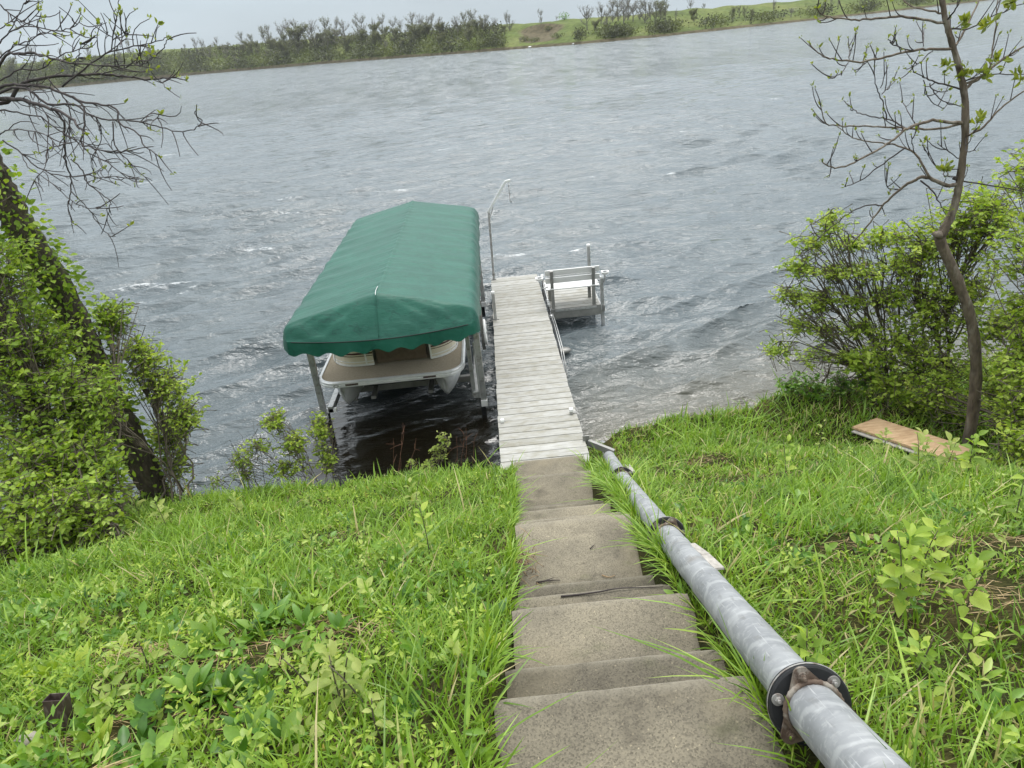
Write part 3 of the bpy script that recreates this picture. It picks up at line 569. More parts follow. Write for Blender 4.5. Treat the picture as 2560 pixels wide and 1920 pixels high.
tops = [(40, 128), (120, 122), (180, 126), (250, 120), (300, 117), (350, 112), (395, 122), (440, 140), (478, 118), (505, 98), (530, 97), (550, 106), (572, 100), (590, 108), (622, 80), (645, 92), (670, 78), (690, 70), (712, 68), (735, 60), (755, 58), (778, 66), (800, 62), (826, 56), (850, 52), (872, 56), (895, 54), (935, 50), (955, 53), (985, 54), (1005, 57), (1030, 44), (1048, 46), (1066, 46), (1085, 50), (1102, 50), (1117, 43), (1134, 50), (1150, 44), (1166, 47), (1186, 41), (1205, 40), (1222, 52), (1240, 46), (1258, 44)]
for ti, (px, tp) in enumerate(tops):
    for r_ in range(3):
        jx = px + frng.normal() * 6; s = frng.uniform(34, 62) if r_ == 0 else frng.uniform(12, 34) if r_ == 1 else frng.uniform(22, 45)
        base = np.interp(jx, [0, 475, 800, 1280], [240, 188, 160, 123])
        t_ = tp - 8 + frng.normal() * 6 if r_ == 0 else tp + (base - tp) * (frng.uniform(.06, .25) if r_ == 2 else frng.uniform(.25, .5)); jx += 9 if r_ == 2 else 0
        v = int(frng.choice([0, 1, 2, 4, 5])) if r_ == 0 else int(frng.choice([1, 3, 4, 6, 3]))
        far_tree(jx, t_, s, v, 'bare grey tree on the skyline of the far wood, %s from its left end' % ORD[ti] if r_ == 0 else ('low budding tree on the slope below the far wood, %s from the left' if r_ == 1 else 'mid height tree within the far wood, %s from its left end') % ORD[ti], frng.random() * 6.28, frng.uniform(.75, 1.2) if r_ == 0 else 1.4)
far_tree(916, 34, 55, 4, 'tallest bare tree rising above the wood on the far bank', 1.0)
far_tree(1276, 36, 44, 0, 'open round bare tree at the right end of the far wood', 2.0, 1.2)
far_tree(1355, 22, 46, 4, 'lone slender tree standing on top of the eroded bluff', .4, .8)
far_tree(1300, 92, 8, 5, 'small dark bare tree at the foot of the eroded bluff', .7, 1.2)
far_tree(968, 100, 12, 2, 'crooked bare tree leaning on the open grassy slope of the wood', .7, 1.3)
far_tree(1394, 38, 70, 5, 'tiny bare tree on the meadow beside the round bush', .2, .8)
far_tree(1468, 14, 26, 5, 'bare spreading tree at the left end of the tall grove', .2, 1.1)
for gi, (px, tp, s, v) in enumerate([(1488, 50, 16, 6), (1503, 9, 34, 2), (1518, 22, 22, 0), (1532, 0, 40, 0), (1546, -6, 36, 4), (1560, 2, 26, 2), (1570, -8, 44, 0), (1583, 0, 30, 5), (1600, 4, 38, 4), (1612, -2, 26, 0), (1626, 2, 40, 2), (1640, 4, 30, 1), (1652, 0, 36, 3), (1662, 10, 24, 1)]):
    far_tree(px, tp, s, v, 'tall bare tree in the far grove, %s behind its left end tree' % ORD[gi], frng.random() * 6, 1.15)
far_tree(1690, 24, 22, 2, 'thin single bare tree right of the tall grove', .3, .6)
far_tree(1735, 22, 20, 6, 'round green tree standing alone on the far meadow', .3, 1.1)
far_tree(1725, -2, 110, 5, 'pale bare tree behind the crest, above the round green tree', .3, 1.0)
far_tree(1758, 8, 110, 1, 'small budding tree on the crest line of the far meadow', .3, 1.1)
for gi, (px, tp, s, v) in enumerate([(1832, 18, 16, 3), (1848, 14, 22, 1), (1862, 15, 18, 1), (1880, 22, 12, 3)]):
    far_tree(px, tp, s, v, 'leafy young tree in the clump near the far waterline, %s from its left' % ORD[gi], frng.random() * 6, .9)
for gi, (px, tp, s, v) in enumerate([(1906, 28, 9, 5), (1918, 30, 8, 2), (1934, -2, 20, 2)]):
    far_tree(px, tp, s, v, 'thin bare tree on the far shore left of the dead tree, %s of three' % ORD[gi], frng.random() * 6, .7)
far_tree(1978, 18, 8, 5, 'wide low dead tree with spreading branches at the far waterline', .9, 2.0)
for gi, (px, tp, s, v) in enumerate([(2062, -6, 18, 0), (2078, -8, 22, 4), (2096, -2, 16, 2), (2150, -10, 20, 1), (2210, -14, 26, 5), (2300, -24, 22, 0), (2420, -40, 25, 1)]):
    far_tree(px, tp, s, v, 'bare tree on the far meadow right of the dead tree, %s of seven' % ORD[gi], frng.random() * 6, .8)
def far_bush(px, s, h, wd, label, seed, mat='far_scrub'):
    rg = np.random.default_rng(seed); b = far_at(px, s); n = 260
    root = empty('bank_bush', b, label, 'bush', 'bushes on the far bank')
    p = unit(rg.normal(size=(n, 3))) * (rg.random((n, 1)) ** .4) * [wd / 2, wd / 2, h / 2] + [0, 0, h * .45]; p = p[p[:, 2] > 0] + b; n = len(p)
    s_ = rg.uniform(.25, .5, n); obj('crown', leaves_mesh('crown', p, unit(rg.normal(size=(n, 3))), unit(rg.normal(size=(n, 3)) + [0, 0, .7]), s_, s_ * .8, np.clip(rg.normal(.55, .2, n), 0, 1)), M[mat], root)
    pp = [bez(b, b + rg.normal(size=3) * [.3, .3, .1] + [0, 0, h * .3], b + unit(rg.normal(size=3) + [0, 0, 1.5]) * h * .6, 4) for _ in range(5)]
    obj('stem', tubes_mesh('stem', pp, [np.linspace(.09, .03, 4)] * 5, 4), M['far_twig'], root)
far_bush(1412, 68, 3.6, 6.0, 'round dark green bush on the far meadow above the bluff', 1, 'leaf_d')
far_bush(1372, 40, 2.2, 4, 'low brown bush at the foot of the lone slender tree', 2)
far_bush(1248, 10, 3.5, 6, 'dark scrubby bush left of the eroded bluff', 3)
far_bush(1312, 14, 2.4, 5, 'scrubby bush low on the eroded bluff', 5)
far_bush(1335, 9, 1.8, 6, 'low brush at the foot of the bluff beside the pale boulder', 6)
far_bush(1395, 12, 2.2, 7, 'low brush right of the eroded bluff', 7)
far_bush(1448, 10, 3.0, 7, 'dark bush at the waterline below the grove', 4)
# scrub that covers the wooded slope: one mass
def far_scrub():
    rg = np.random.default_rng(3); n = 17000
    px = np.concatenate([rg.uniform(0, 1260, int(n * .72)), rg.uniform(1440, 1700, int(n * .13)), rg.uniform(1700, 2560, int(n * .15))]); n = len(px)
    s = np.where(px < 1260, 1.2 + 48 * rg.random(n) ** 1.6, rg.uniform(1.5, 16, n)); keep = rg.random(n) < np.where(px < 1260, .75 + .35 * np.sin(px * .031) * np.sin(px * .011 + s * .1), .5 + .5 * np.sin(px * .05)); px, s = px[keep], s[keep]
    B = np.array([far_at(a, b) for a, b in zip(px, s)]); h = rg.uniform(.8, 3.4, len(B)); k = 4
    pos = np.repeat(B, k, 0) + rg.normal(size=(len(B) * k, 3)) * [.8, .8, 0]; pos[:, 2] += np.repeat(h, k) * rg.random(len(pos)) ** .7
    sz = rg.uniform(.45, 1.0, len(pos)) * np.interp(np.repeat(B[:, 1], k), [300, 650], [.9, 1.9])
    r_ = np.clip(np.repeat(.5 + .3 * np.sin(px * .06) + rg.normal(0, .12, len(B)), k) + rg.normal(0, .12, len(pos)), 0, 1)
    me = leaves_mesh('scrub', pos, unit(rg.normal(size=(len(pos), 3)) + [0, 0, .6]), unit(rg.normal(size=(len(pos), 3)) + [0, -.4, .5]), sz, sz * .7, r_)
    obj('scrub_growth', me, M['far_scrub'], label='low olive scrub covering the wooded slope of the far bank', cat='scrub', kind='stuff')
far_scrub()
def far_boulder(px, r, label, seed):
    rg = np.random.default_rng(seed); b = far_at(px, .3); mb = MB(); secs = []
    for t in np.linspace(0, 1, 6):
        a = np.arange(9) / 9 * 2 * PI; rr = r * math.sin(PI * (.12 + .8 * t)) * rg.uniform(.85, 1.15, 9); secs.append(np.stack([b[0] + rr * np.cos(a) * 1.4, b[1] + rr * np.sin(a), np.full(9, b[2] - .1 + r * 1.1 * t)], 1))
    mb.loft(secs); mb.build('boulder', M['white'], smooth=True, label=label, cat='boulder')
far_boulder(1323, .55, 'pale boulder at the waterline under the eroded bluff', 1)
far_boulder(1432, .4, 'smaller pale boulder at the far waterline right of the bluff', 2)

# ------------------------------------------------------------------ concrete steps
# front edge distance, tread height, left x, right x, visible depth of the tread, yaw
STEPS = [(1.79, 4.06, -.18, .75, 1.0, .4), (2.15, 3.80, -.16, .77, .62, .6), (2.755, 3.55, -.12, .79, .85, 0), (3.12, 3.28, -.13, .79, .55, 0), (3.51, 3.00, -.10, .81, .6, -.3),
         (4.515, 2.735, -.09, .82, 1.25, .3), (4.79, 2.55, -.09, .83, .5, .2), (5.08, 2.33, -.07, .83, .5, 0), (5.49, 2.13, -.07, .84, .6, .3), (5.92, 1.85, -.06, .85, .6, 0), (6.28, 1.60, -.06, .85, .6, .2), (7.265, 1.33, -.06, .85, 1.2, .2), (7.905, 1.15, -.08, .84, .95, 0)]
steps = empty('concrete_steps', (.3, 4.5, 2.3), 'flight of worn precast concrete steps leading down to the dock', 'steps')
TONE = [.92, .76, 1.0, .82, .70, 1.12, 1.25, .8, 1.2, .8, .75, .98, 1.08]
def slab(yf, z, x0, x1, dep, yaw, seed):
    rg = np.random.default_rng(seed); nx, ny = 22, 14; th = .36; r = .014
    us = np.linspace(0, 1, nx); prof = [(-dep, 0)]
    prof += [(-dep * (1 - t), -.004 * math.sin(PI * t)) for t in np.linspace(.08, .94, ny)]
    prof += [(-r + r * math.sin(a), -r + r * math.cos(a)) for a in np.linspace(0, PI / 2, 6)] + [(0, -.12), (-.02, -th)]
    V = []
    for (py, pz) in prof:
        for u in us:
            edge = min(u, 1 - u) * (x1 - x0); rz = -.012 * math.exp(-edge / .012)
            x = x0 + (x1 - x0) * u; wob = .0012 * math.sin(9 * u + seed); chip = 0
            if pz < -.001 and pz > -.1: chip = -max(0, .016 * math.sin(19 * u + seed * 3) * math.sin(7.3 * u + seed) - .009)
            V.append((x + (rg.normal() * .002), yf + py + wob + chip, z + pz + rz * (1 if py < -.001 else .3) + rg.normal() * .0008))
    V = np.array(V); k = len(prof); i0 = (np.arange(k - 1)[:, None] * nx + np.arange(nx - 1)[None]).ravel()
    Fq = np.stack([i0, i0 + 1, i0 + nx + 1, i0 + nx], 1); base = len(V)
    sides = []; VV = [V]
    for col in (0, nx - 1):
        top = np.arange(k) * nx + col; low = V[top].copy(); low[:, 2] = z - th; VV.append(low)
        for a in range(k - 1):
            q = (top[a], top[a + 1], base + a + 1, base + a); sides.append(q if col == 0 else q[::-1])
        base += k
    VV = np.concatenate(VV); wear = np.exp(-np.abs(VV[:, 1] - yf + .008) / .012) * (VV[:, 2] > z - .03)
    me = mesh_np('step', VV, [Fq, np.array(sides)], False, None, wear)
    o = obj('step', me, M['concrete'], steps); tn = TONE[seed - 1]; o.color = (tn * 1.0, tn * .985, tn * .95, 1)
    return o
for i, s_ in enumerate(STEPS): slab(*s_, i + 1)
def twig(name, pts, r0, label, cat='twig', mat='bark_twig', forks=()):
    p = smooth_path(pts, 4); mb = MB(); mb.tube(p, np.linspace(r0, r0 * .4, len(p)), 6)
    for f in forks: q = smooth_path(f, 3); mb.tube(q, np.linspace(r0 * .6, r0 * .25, len(q)), 5)
    return mb.build(name, M[mat], smooth=True, label=label, cat=cat)
tw_z = 3.288
twig('fallen_twig', [PZ(1402, 1491, tw_z), PZ(1450, 1486, tw_z), PZ(1500, 1479, tw_z + .004), PZ(1545, 1471, tw_z + .006), PZ(1600, 1469, tw_z), PZ(1658, 1467, tw_z)], .006, 'long dark twig lying across a narrow concrete tread')
twig('fallen_twig', [PZ(1340, 1456, 2.742), PZ(1372, 1451, 2.745), PZ(1400, 1450, 2.742)], .007, 'short dark stick at the back of the wide landing', forks=([PZ(1350, 1455, 2.745), PZ(1385, 1444, 2.75)],))
twig('fallen_twig', [PZ(1475, 1372, 2.742), PZ(1481, 1366, 2.744), PZ(1486, 1362, 2.742)], .005, 'tiny dark twig in the middle of the wide landing')
twig('fallen_twig', [PZ(1505, 1438, 2.742), PZ(1522, 1443, 2.744), PZ(1538, 1438, 2.742)], .005, 'bent pale stick at the right back of the wide landing', mat='dead')
def root_clump():
    rg = np.random.default_rng(9); c = PZ(1312, 1405, 2.77); mb = MB()
    for i in range(46):
        a = c + rg.normal(size=3) * [.045, .12, .03]; d = unit(rg.normal(size=3) + [.25, .1, .35]); ln = rg.uniform(.06, .2) if i > 3 else .32
        mb.tube(bez(a, a + d * ln * .5 + rg.normal(size=3) * .03, a + d * ln + [0, 0, -.02], 5), np.linspace(.0035, .0015, 5), 4)
    mb.build('dead_roots', M['dead'], smooth=True, label='tangle of dead brown roots on the left edge of the landing', cat='dead plant')
root_clump()

# ------------------------------------------------------------------ pipe with flanged couplings
def pipe_pt(px, py, up=0.0):
    d = AX_F + AX_R * (px - 1280) / F_PX - AX_U * (py - 960) / F_PX; return CAM_O + d * ((5.0 + up - CAM_H) / (d[2] + .505 * d[1]))
PIPE_PX = [(2230, 2010), (2024, 1762), (1668, 1340), (1556, 1197), (1508, 1117)]
PP = [pipe_pt(*q) for q in PIPE_PX]; PP[4] = PP[3] + (PP[4] - PP[3]) * 1.35; PP[0][2] += .02
pipe = empty('irrigation_pipe', PP[2], 'grey steel water pipe with flanged couplings running down beside the steps', 'pipe')
PR = .082
for a, b in zip(PP[:-1], PP[1:]):
    d = unit(b - a); L_ = np.linalg.norm(b - a); n = max(6, int(L_ / .06)); t = np.linspace(0, 1, n)
    rg = np.random.default_rng(int(L_ * 1000)); pts = a + (b - a) * t[:, None]
    rad = PR + .0008 * rg.normal(size=n)
    mb = MB(); mb.tube(pts, rad, 40); o = mb.build('pipe_section', M['pipe'], None, smooth=True)
    x = unit(np.cross(d, [0, 0, 1])); z = np.cross(x, d)
    Rm = Matrix([list(x) + [0], list(d) + [0], list(z) + [0], [0, 0, 0, 1]]).transposed(); Rm.translation = Vector(a)
    o.data.transform(Rm.inverted()); o.parent = pipe; o.matrix_parent_inverse = world_of(pipe).inverted(); o.matrix_basis = Rm
def flange(c, d, roll, seed):
    d = unit(d); x = unit(np.cross(d, [0, 0, 1])); z = np.cross(x, d)      # d points down the slope, -d towards the viewer
    def ring(r, off, n=48): a = np.arange(n) / n * 2 * PI; return c + d * off + r * (np.cos(a)[:, None] * x + np.sin(a)[:, None] * z)
    mb = MB(); mb.loft([ring(PR + .001, -.012), ring(.120, -.012), ring(.126, -.009), ring(.126, .004)], cap=False); mb.loft([ring(.128, .0045), ring(.128, .018), ring(PR, .018)], cap=False)
    fl = mb.build('flange', M['black'], pipe, smooth=False); 
    mb = MB(); mb.loft([ring(.1275, .0042), ring(.1295, .0055), ring(.1295, .0095), ring(.1275, .0105)], cap=False); mb.build('gasket', M['steel_old'], fl)
    # three-cornered plate
    cor = []
    for k in range(3):
        a0 = roll + k * 2 * PI / 3
        for da in np.linspace(-.75, .75, 7):
            pc = .106 * np.array([math.cos(a0), math.sin(a0)]); cor.append(pc + .029 * np.array([math.cos(a0 + da), math.sin(a0 + da)]))
    cor = np.array(cor)[::-1]; 
    A = c + cor[:, :1] * x + cor[:, 1:] * z
    # plate with a hole: bridge to a ring
    ang = np.arctan2(cor[:, 1], cor[:, 0]); inner = c + PR * 1.0 * (np.cos(ang)[:, None] * x + np.sin(ang)[:, None] * z)
    mb = MB(); mb.loft([inner - d * .034, A - d * .034, A - d * .024, inner - d * .024], cap=False); pl = mb.build('coupling_plate', M['rust'], fl, smooth=False)
    a = np.arange(64) / 64 * 2 * PI; secs = []
    for i in range(64):                                                    # ribbed weld collar
        rr = PR + .004; bb = .0095 * (1 + .18 * math.sin(i * PI)); cc = c - d * .038 + rr * (math.cos(a[i]) * x + math.sin(a[i]) * z); rad_d = math.cos(a[i]) * x + math.sin(a[i]) * z
        k = np.arange(8) / 8 * 2 * PI; bb = .011 if i % 2 else .0085; secs.append(cc + bb * (np.cos(k)[:, None] * rad_d + np.sin(k)[:, None] * d))
    secs.append(secs[0]); mb = MB(); mb.loft(secs, cap=False); mb.build('weld_collar', M['rust'], fl, smooth=True)
    for k in range(6):
        a0 = roll + k * PI / 3; on = k % 2 == 0; p = c + .104 * (math.cos(a0) * x + math.sin(a0) * z); o0 = -.034 if on else -.012
        r = .016 if on else .0195
        mb = MB(); mb.cyl(p + d * (o0 + .001), p + d * (o0 - .005), r, 20); ws = mb.build('washer', M['rust' if on else 'steel_old'], fl, bevel=.001)
        mb = MB(); mb.cyl(p + d * (o0 - .004), p + d * (o0 - .013), .011, 6); mb.cyl(p + d * (o0 - .012), p + d * (o0 - .022), .006, 10); mb.build('bolt', M['steel_old' if not on else 'rust'], fl, bevel=.001)
flange(PP[1], PP[2] - PP[1], math.radians(104), 1); flange(PP[2], PP[3] - PP[2], math.radians(70), 2); flange(PP[3], PP[4] - PP[3], math.radians(95), 3)
# grey slat lying against the pipe
sa, sb = pipe_pt(1722, 1372, .04), pipe_pt(1792, 1434, .04)
mb = MB(); mb.beam(sa + [.015, 0, .03], (sa + sb) / 2 + [.02, 0, .035], .045, .016); mb.beam((sa + sb) / 2 + [.02, 0, .031], sb + [.012, 0, .03], .052, .014); mb.build('driftwood', M['old_wood'], bevel=.003, label='split grey wooden slat lying along the right side of the pipe', cat='slat')
sa, sb = pipe_pt(1550, 1168, .04), pipe_pt(1562, 1186, .04)
mb = MB(); mb.beam(sa + [.09, 0, .02], sb + [.09, 0, .02], .06, .02); mb.build('wooden_chip', M['old_wood'], bevel=.003, label='short grey wood offcut beside the pipe near the water', cat='offcut')

# ------------------------------------------------------------------ dock
D0, D1, DX0, DX1 = 8.02, 18.25, -.27, .95
SL = math.atan(.0557)
def deck_z(y): return 1.41 - .0557 * y
dock = empty('dock', ((DX0 + DX1) / 2, D0, deck_z(D0)), 'long white plank dock on posts running out from the steps', 'dock', rot=(-SL, 0, 0))
PITCHB = .2125
def board_mesh(wid, dep, th, name='deck_board'):
    mb = MB(); c = .004; hx, hy = wid / 2, dep / 2
    sec = lambda x: np.array([(x, -hy, -th), (x, -hy, -c), (x, -hy + c, 0), (x, hy - c, 0), (x, hy, -c), (x, hy, -th)], float)
    mb.loft([sec(-hx), sec(hx)]); V = np.concatenate(mb.v); me = bpy.data.meshes.new(name); me.from_pydata(V.tolist(), [], mb.f); me.materials.append(M['board']); return me
bme = board_mesh(DX1 - DX0, PITCHB - .016, .035); nbd = int((D1 - D0) / PITCHB)
drg = np.random.default_rng(2)
for i in range(nbd):
    o = obj('deck_board', bme, None, dock, local=True); o.location = (drg.normal() * .004, (i + .5) * PITCHB, drg.normal() * .0015); o.rotation_euler = (drg.normal() * .002, 0, drg.normal() * .0015)
dl = nbd * PITCHB
for sx in (-1, 1):
    mb = MB(); mb.box((sx * .575, dl / 2, -.036 - .07), (.05, dl, .14)); o = mb.build('side_rail', M['alu_dark'], None, bevel=.004); o.parent = dock
mb = MB(); 
for yy in np.arange(.5, dl, 1.2): mb.box((0, yy, -.11), (1.1, .05, .08))
o = mb.build('cross_member', M['alu_dark'], None); o.parent = dock
mb = MB(); mb.box((0, dl + .012, -.08), (1.22, .02, .16)); o = mb.build('end_rail', M['alu'], None, bevel=.004); o.parent = dock
def post(x, y, z0, z1, r, parent, cap=True, sleeve=None, mat='alu', lean=(0, 0)):
    mb = MB(); mb.box((x, y, (z0 + z1) / 2), (r * 2, r * 2, z1 - z0)); o = mb.build('post', M[mat], parent, bevel=.006)
    if cap: mb = MB(); mb.box((x, y, z1 + .022), (r * 2 + .014, r * 2 + .014, .05)); mb.build('post_cap', M['white'], o, bevel=.006)
    if sleeve: mb = MB(); mb.box((x, y, sleeve), (r * 2 + .03, r * 2 + .03, .16)); mb.build('sleeve', M['alu_dark'], o, bevel=.004)
    return o
post(-.215, 14.62, -1.2, 1.20, .032, dock); post(1.005, 14.62, -1.2, .52, .03, dock, True)
post(.865, 9.52, -.6, .93, .024, dock); post(-.205, 9.46, -.6, .895, .02, dock)
for x, y in ((-.215, 9.5), (.90, 9.55)):
    mb = MB(); mb.box((x if x < 0 else .9, y, deck_z(y) + .004), (.12, .05, .012)); mb.build('joint_plate', M['alu_dark'], dock, bevel=.002)
mb = MB(); mb.box((-.2, 14.63, deck_z(14.63) + .006), (.13, .05, .014)); mb.build('joint_plate', M['alu_dark'], dock, bevel=.002)
# angle bracket that holds the shore end
mb = MB(); a = PZ(1466, 1103, .93); mb.beam(a + [0, .02, -.06], a + [.0, .02, .08], .1, .014, up=(0, 1, 0)); mb.beam(a + [.02, .0, -.02], a + [.36, -.18, -.12], .05, .09); mb.build('shore_bracket', M['alu_dark'], dock, bevel=.004)
# cable and hose run along the right side
cab = [P(1350, 708, 16.3), P(1357, 727, 15.9), PZ(1368, 772, .62), PZ(1378, 800, .60), PZ(1390, 835, .60), PZ(1395, 870, .62)]
mb = MB(); mb.tube(smooth_path([(.99, 16.6, .75), (.985, 16.0, .52), (.985, 15.2, .57), (.985, 14.4, .6), (.99, 13.6, .62), (1.0, 12.9, .55), (1.01, 12.5, .42), (1.02, 12.2, .2)], 5), .012, 6); mb.build('power_cable', M['black'], smooth=True, label='thin black cable running along the right edge of the dock', cat='cable')
for k, (xo, zo) in enumerate(((1.03, .0), (1.075, -.03))):
    mb = MB(); mb.tube([(xo, 14.95, .5 + zo), (xo, 13.9, .56 + zo), (xo + .01, 12.9, .5 + zo), (xo + .01, 12.3, .12 + zo)], .011, 8); mb.build('mooring_rod', M['alu'], smooth=True, label=('inner' if k == 0 else 'outer') + ' of two grey rods slung along the right side of the dock', cat='rod')

# ------------------------------------------------------------------ hoist pole at the dock end
hp = empty('hoist_pole', (-.2, 18.1, deck_z(18.1)), 'slender white steel davit pole with bent arm at the dock end', 'davit')
mb = MB(); mb.beam((-.205, 18.08, .1), (-.15, 18.08, 2.2), .055, .055); o = mb.build('pole', M['alu'], hp, bevel=.005)
mb = MB(); mb.box((-.195, 18.08, .55), (.075, .075, .05)); mb.box((-.2, 18.08, deck_z(18.08) + .012), (.13, .1, .02)); mb.build('clamp', M['alu_dark'], hp, bevel=.004)
mb = MB(); mb.beam((-.165, 18.08, 2.19), (.34, 18.08, 2.90), .07, .06); mb.build('arm', M['alu_bright'], hp, bevel=.006)
mb = MB(); mb.beam((.33, 18.08, 2.905), (.475, 18.08, 2.925), .07, .058); mb.build('arm_head', M['alu_bright'], hp, bevel=.006)
mb = MB(); mb.beam((-.14, 18.08, 2.02), (-.02, 18.08, 2.32), .03, .02); mb.build('brace', M['alu'], hp, bevel=.003)
ch = MB()
for i in range(9):
    a = np.arange(9) / 8 * 2 * PI; cz = 2.83 - i * .04; e1 = np.stack([.42 + (.011 * np.cos(a) if i % 2 else 0 * a), 18.08 + (0 * a if i % 2 else .011 * np.cos(a)), cz + .026 * np.sin(a)], 1); ch.tube(e1, .0045, 5, False)
ch.build('chain', M['steel_old'], hp, smooth=True)
mb = MB(); mb.tube(smooth_path([(.42, 18.08, 2.48), (.42, 18.08, 2.42), (.45, 18.08, 2.385), (.455, 18.08, 2.42)], 4), .008, 6); mb.build('hook', M['steel_old'], hp, smooth=True)

# ------------------------------------------------------------------ bench platform
pf = empty('bench_platform', (1.62, 16.1, .5), 'small white plank platform attached to the right side of the dock', 'platform')
pme = board_mesh(1.13, .181, .035); PY0, PY1 = 15.12, 17.3
for i in range(11):
    o = obj('deck_board', pme, None, pf); o.location = (1.625, PY0 + .1 + i * .2, .5)
mb = MB(); mb.box((1.625, PY0 - .014, .40), (1.15, .02, .24)); mb.build('front_fascia', M['alu_dark'], pf, bevel=.004)
mb = MB(); mb.box((1.625, PY0 - .029, .475), (.95, .012, .05)); mb.build('fascia_lip', M['alu'], pf, bevel=.003)
for x in (1.045, 2.205):
    mb = MB(); mb.box((x, 16.2, .40), (.028, 2.2, .19)); mb.build('side_rail', M['alu'], pf, bevel=.004)
post(2.245, 15.2, -1.2, 1.11, .035, pf, True, .40); post(2.25, 17.28, -1.2, 1.28, .035, pf, True, .42); post(1.04, 17.3, -1.2, .6, .03, pf)
mb = MB()
for k in range(3): mb.box((1.03, 15.35 + k * .14, .535), (.06, .07, .07))
mb.build('hinge_clamp', M['alu_bright'], pf, bevel=.008)
mb = MB(); mb.beam((2.2, 15.3, .3), (2.15, 15.9, .02), .03, .03); mb.build('brace', M['alu'], pf)

# bench, its back to the shore
bn = empty('dock_bench', (1.6, 15.5, .5), 'white slatted bench with grey posts facing out over the lake', 'bench')
for x in (1.12, 2.055):
    mb = MB(); mb.beam((x, 15.19, .50), (x, 15.19, .96), .075, .06, up=(0, 1, 0)); lg = mb.build('rear_leg', M['alu_dark'], bn, bevel=.004)
    mb = MB(); mb.box((x, 15.19, .975), (.082, .066, .025)); mb.build('leg_collar', M['white'], lg, bevel=.003)
    mb = MB(); mb.beam((x, 15.185, .985), (x, 15.10, 1.41), .07, .045, up=(0, 1, 0)); mb.build('back_post', M['black' if 0 else 'alu_dark'], bn, bevel=.004)
    mb = MB(); mb.beam((x - .03, 15.72, .50), (x - .03, 15.72, .93), .07, .055, up=(0, 1, 0)); mb.build('front_leg', M['alu_dark'], bn, bevel=.004)
    mb = MB(); mb.box((x, 15.45, .90), (.05, .56, .05)); mb.build('seat_bearer', M['alu_dark'], bn, bevel=.003)
def slat(name, c, size, tilt=0):
    ca, sa_ = math.cos(tilt), math.sin(tilt); mb = MB(); mb.box((0, 0, 0), size); o = mb.build(name, M['white_board'], bn, bevel=.006)
    o.data.transform(Matrix.Translation(Vector(c)) @ Matrix.Rotation(tilt, 4, 'X')); return o
M['white_board'] = mat_mottled('white_slat', (.60, .60, .59), (.74, .74, .73), 5, .45, 0, 60, .1, .002, stretch=(.4, 4, 4))
for zc, yo in ((1.355, 15.165), (1.165, 15.20)): slat('back_slat', (1.59, yo, zc), (1.22, .028, .135), .2)
slat('back_slat', (1.59, 15.185, 1.262), (1.10, .018, .03), .2)
for k in range(4): slat('seat_slat', (1.59, 15.27 + k * .138, .945), (1.22, .128, .028))
for sx, x0 in ((-1, .97), (1, 2.21)):
    mb = MB(); mb.tube(smooth_path([(x0 - sx * .06, 15.22, 1.02), (x0 + sx * .06, 15.2, 1.0), (x0 + sx * .11, 15.2, 1.08), (x0 + sx * .11, 15.2, 1.20)], 4), .014, 8); ar = mb.build('holder_arm', M['alu'], bn, smooth=True)
    mb = MB(); c = np.array([x0 + sx * .12, 15.22, 1.235]); a = np.arange(20) / 20 * 2 * PI
    sq = lambda r, z: c + np.stack([r * np.sign(np.cos(a)) * np.abs(np.cos(a)) ** .6, r * np.sign(np.sin(a)) * np.abs(np.sin(a)) ** .6, np.full(20, z)], 1)
    mb.loft([sq(.07, -.04), sq(.085, .0), sq(.088, .018), sq(.06, .018), sq(.055, -.03)]); cu = mb.build('cup_holder', M['white'], bn, smooth=False)
    mb = MB(); mb.cyl(c + [0, 0, -.02], c + [0, 0, .012], .035, 14); mb.build('cup_recess', M['black'], cu)

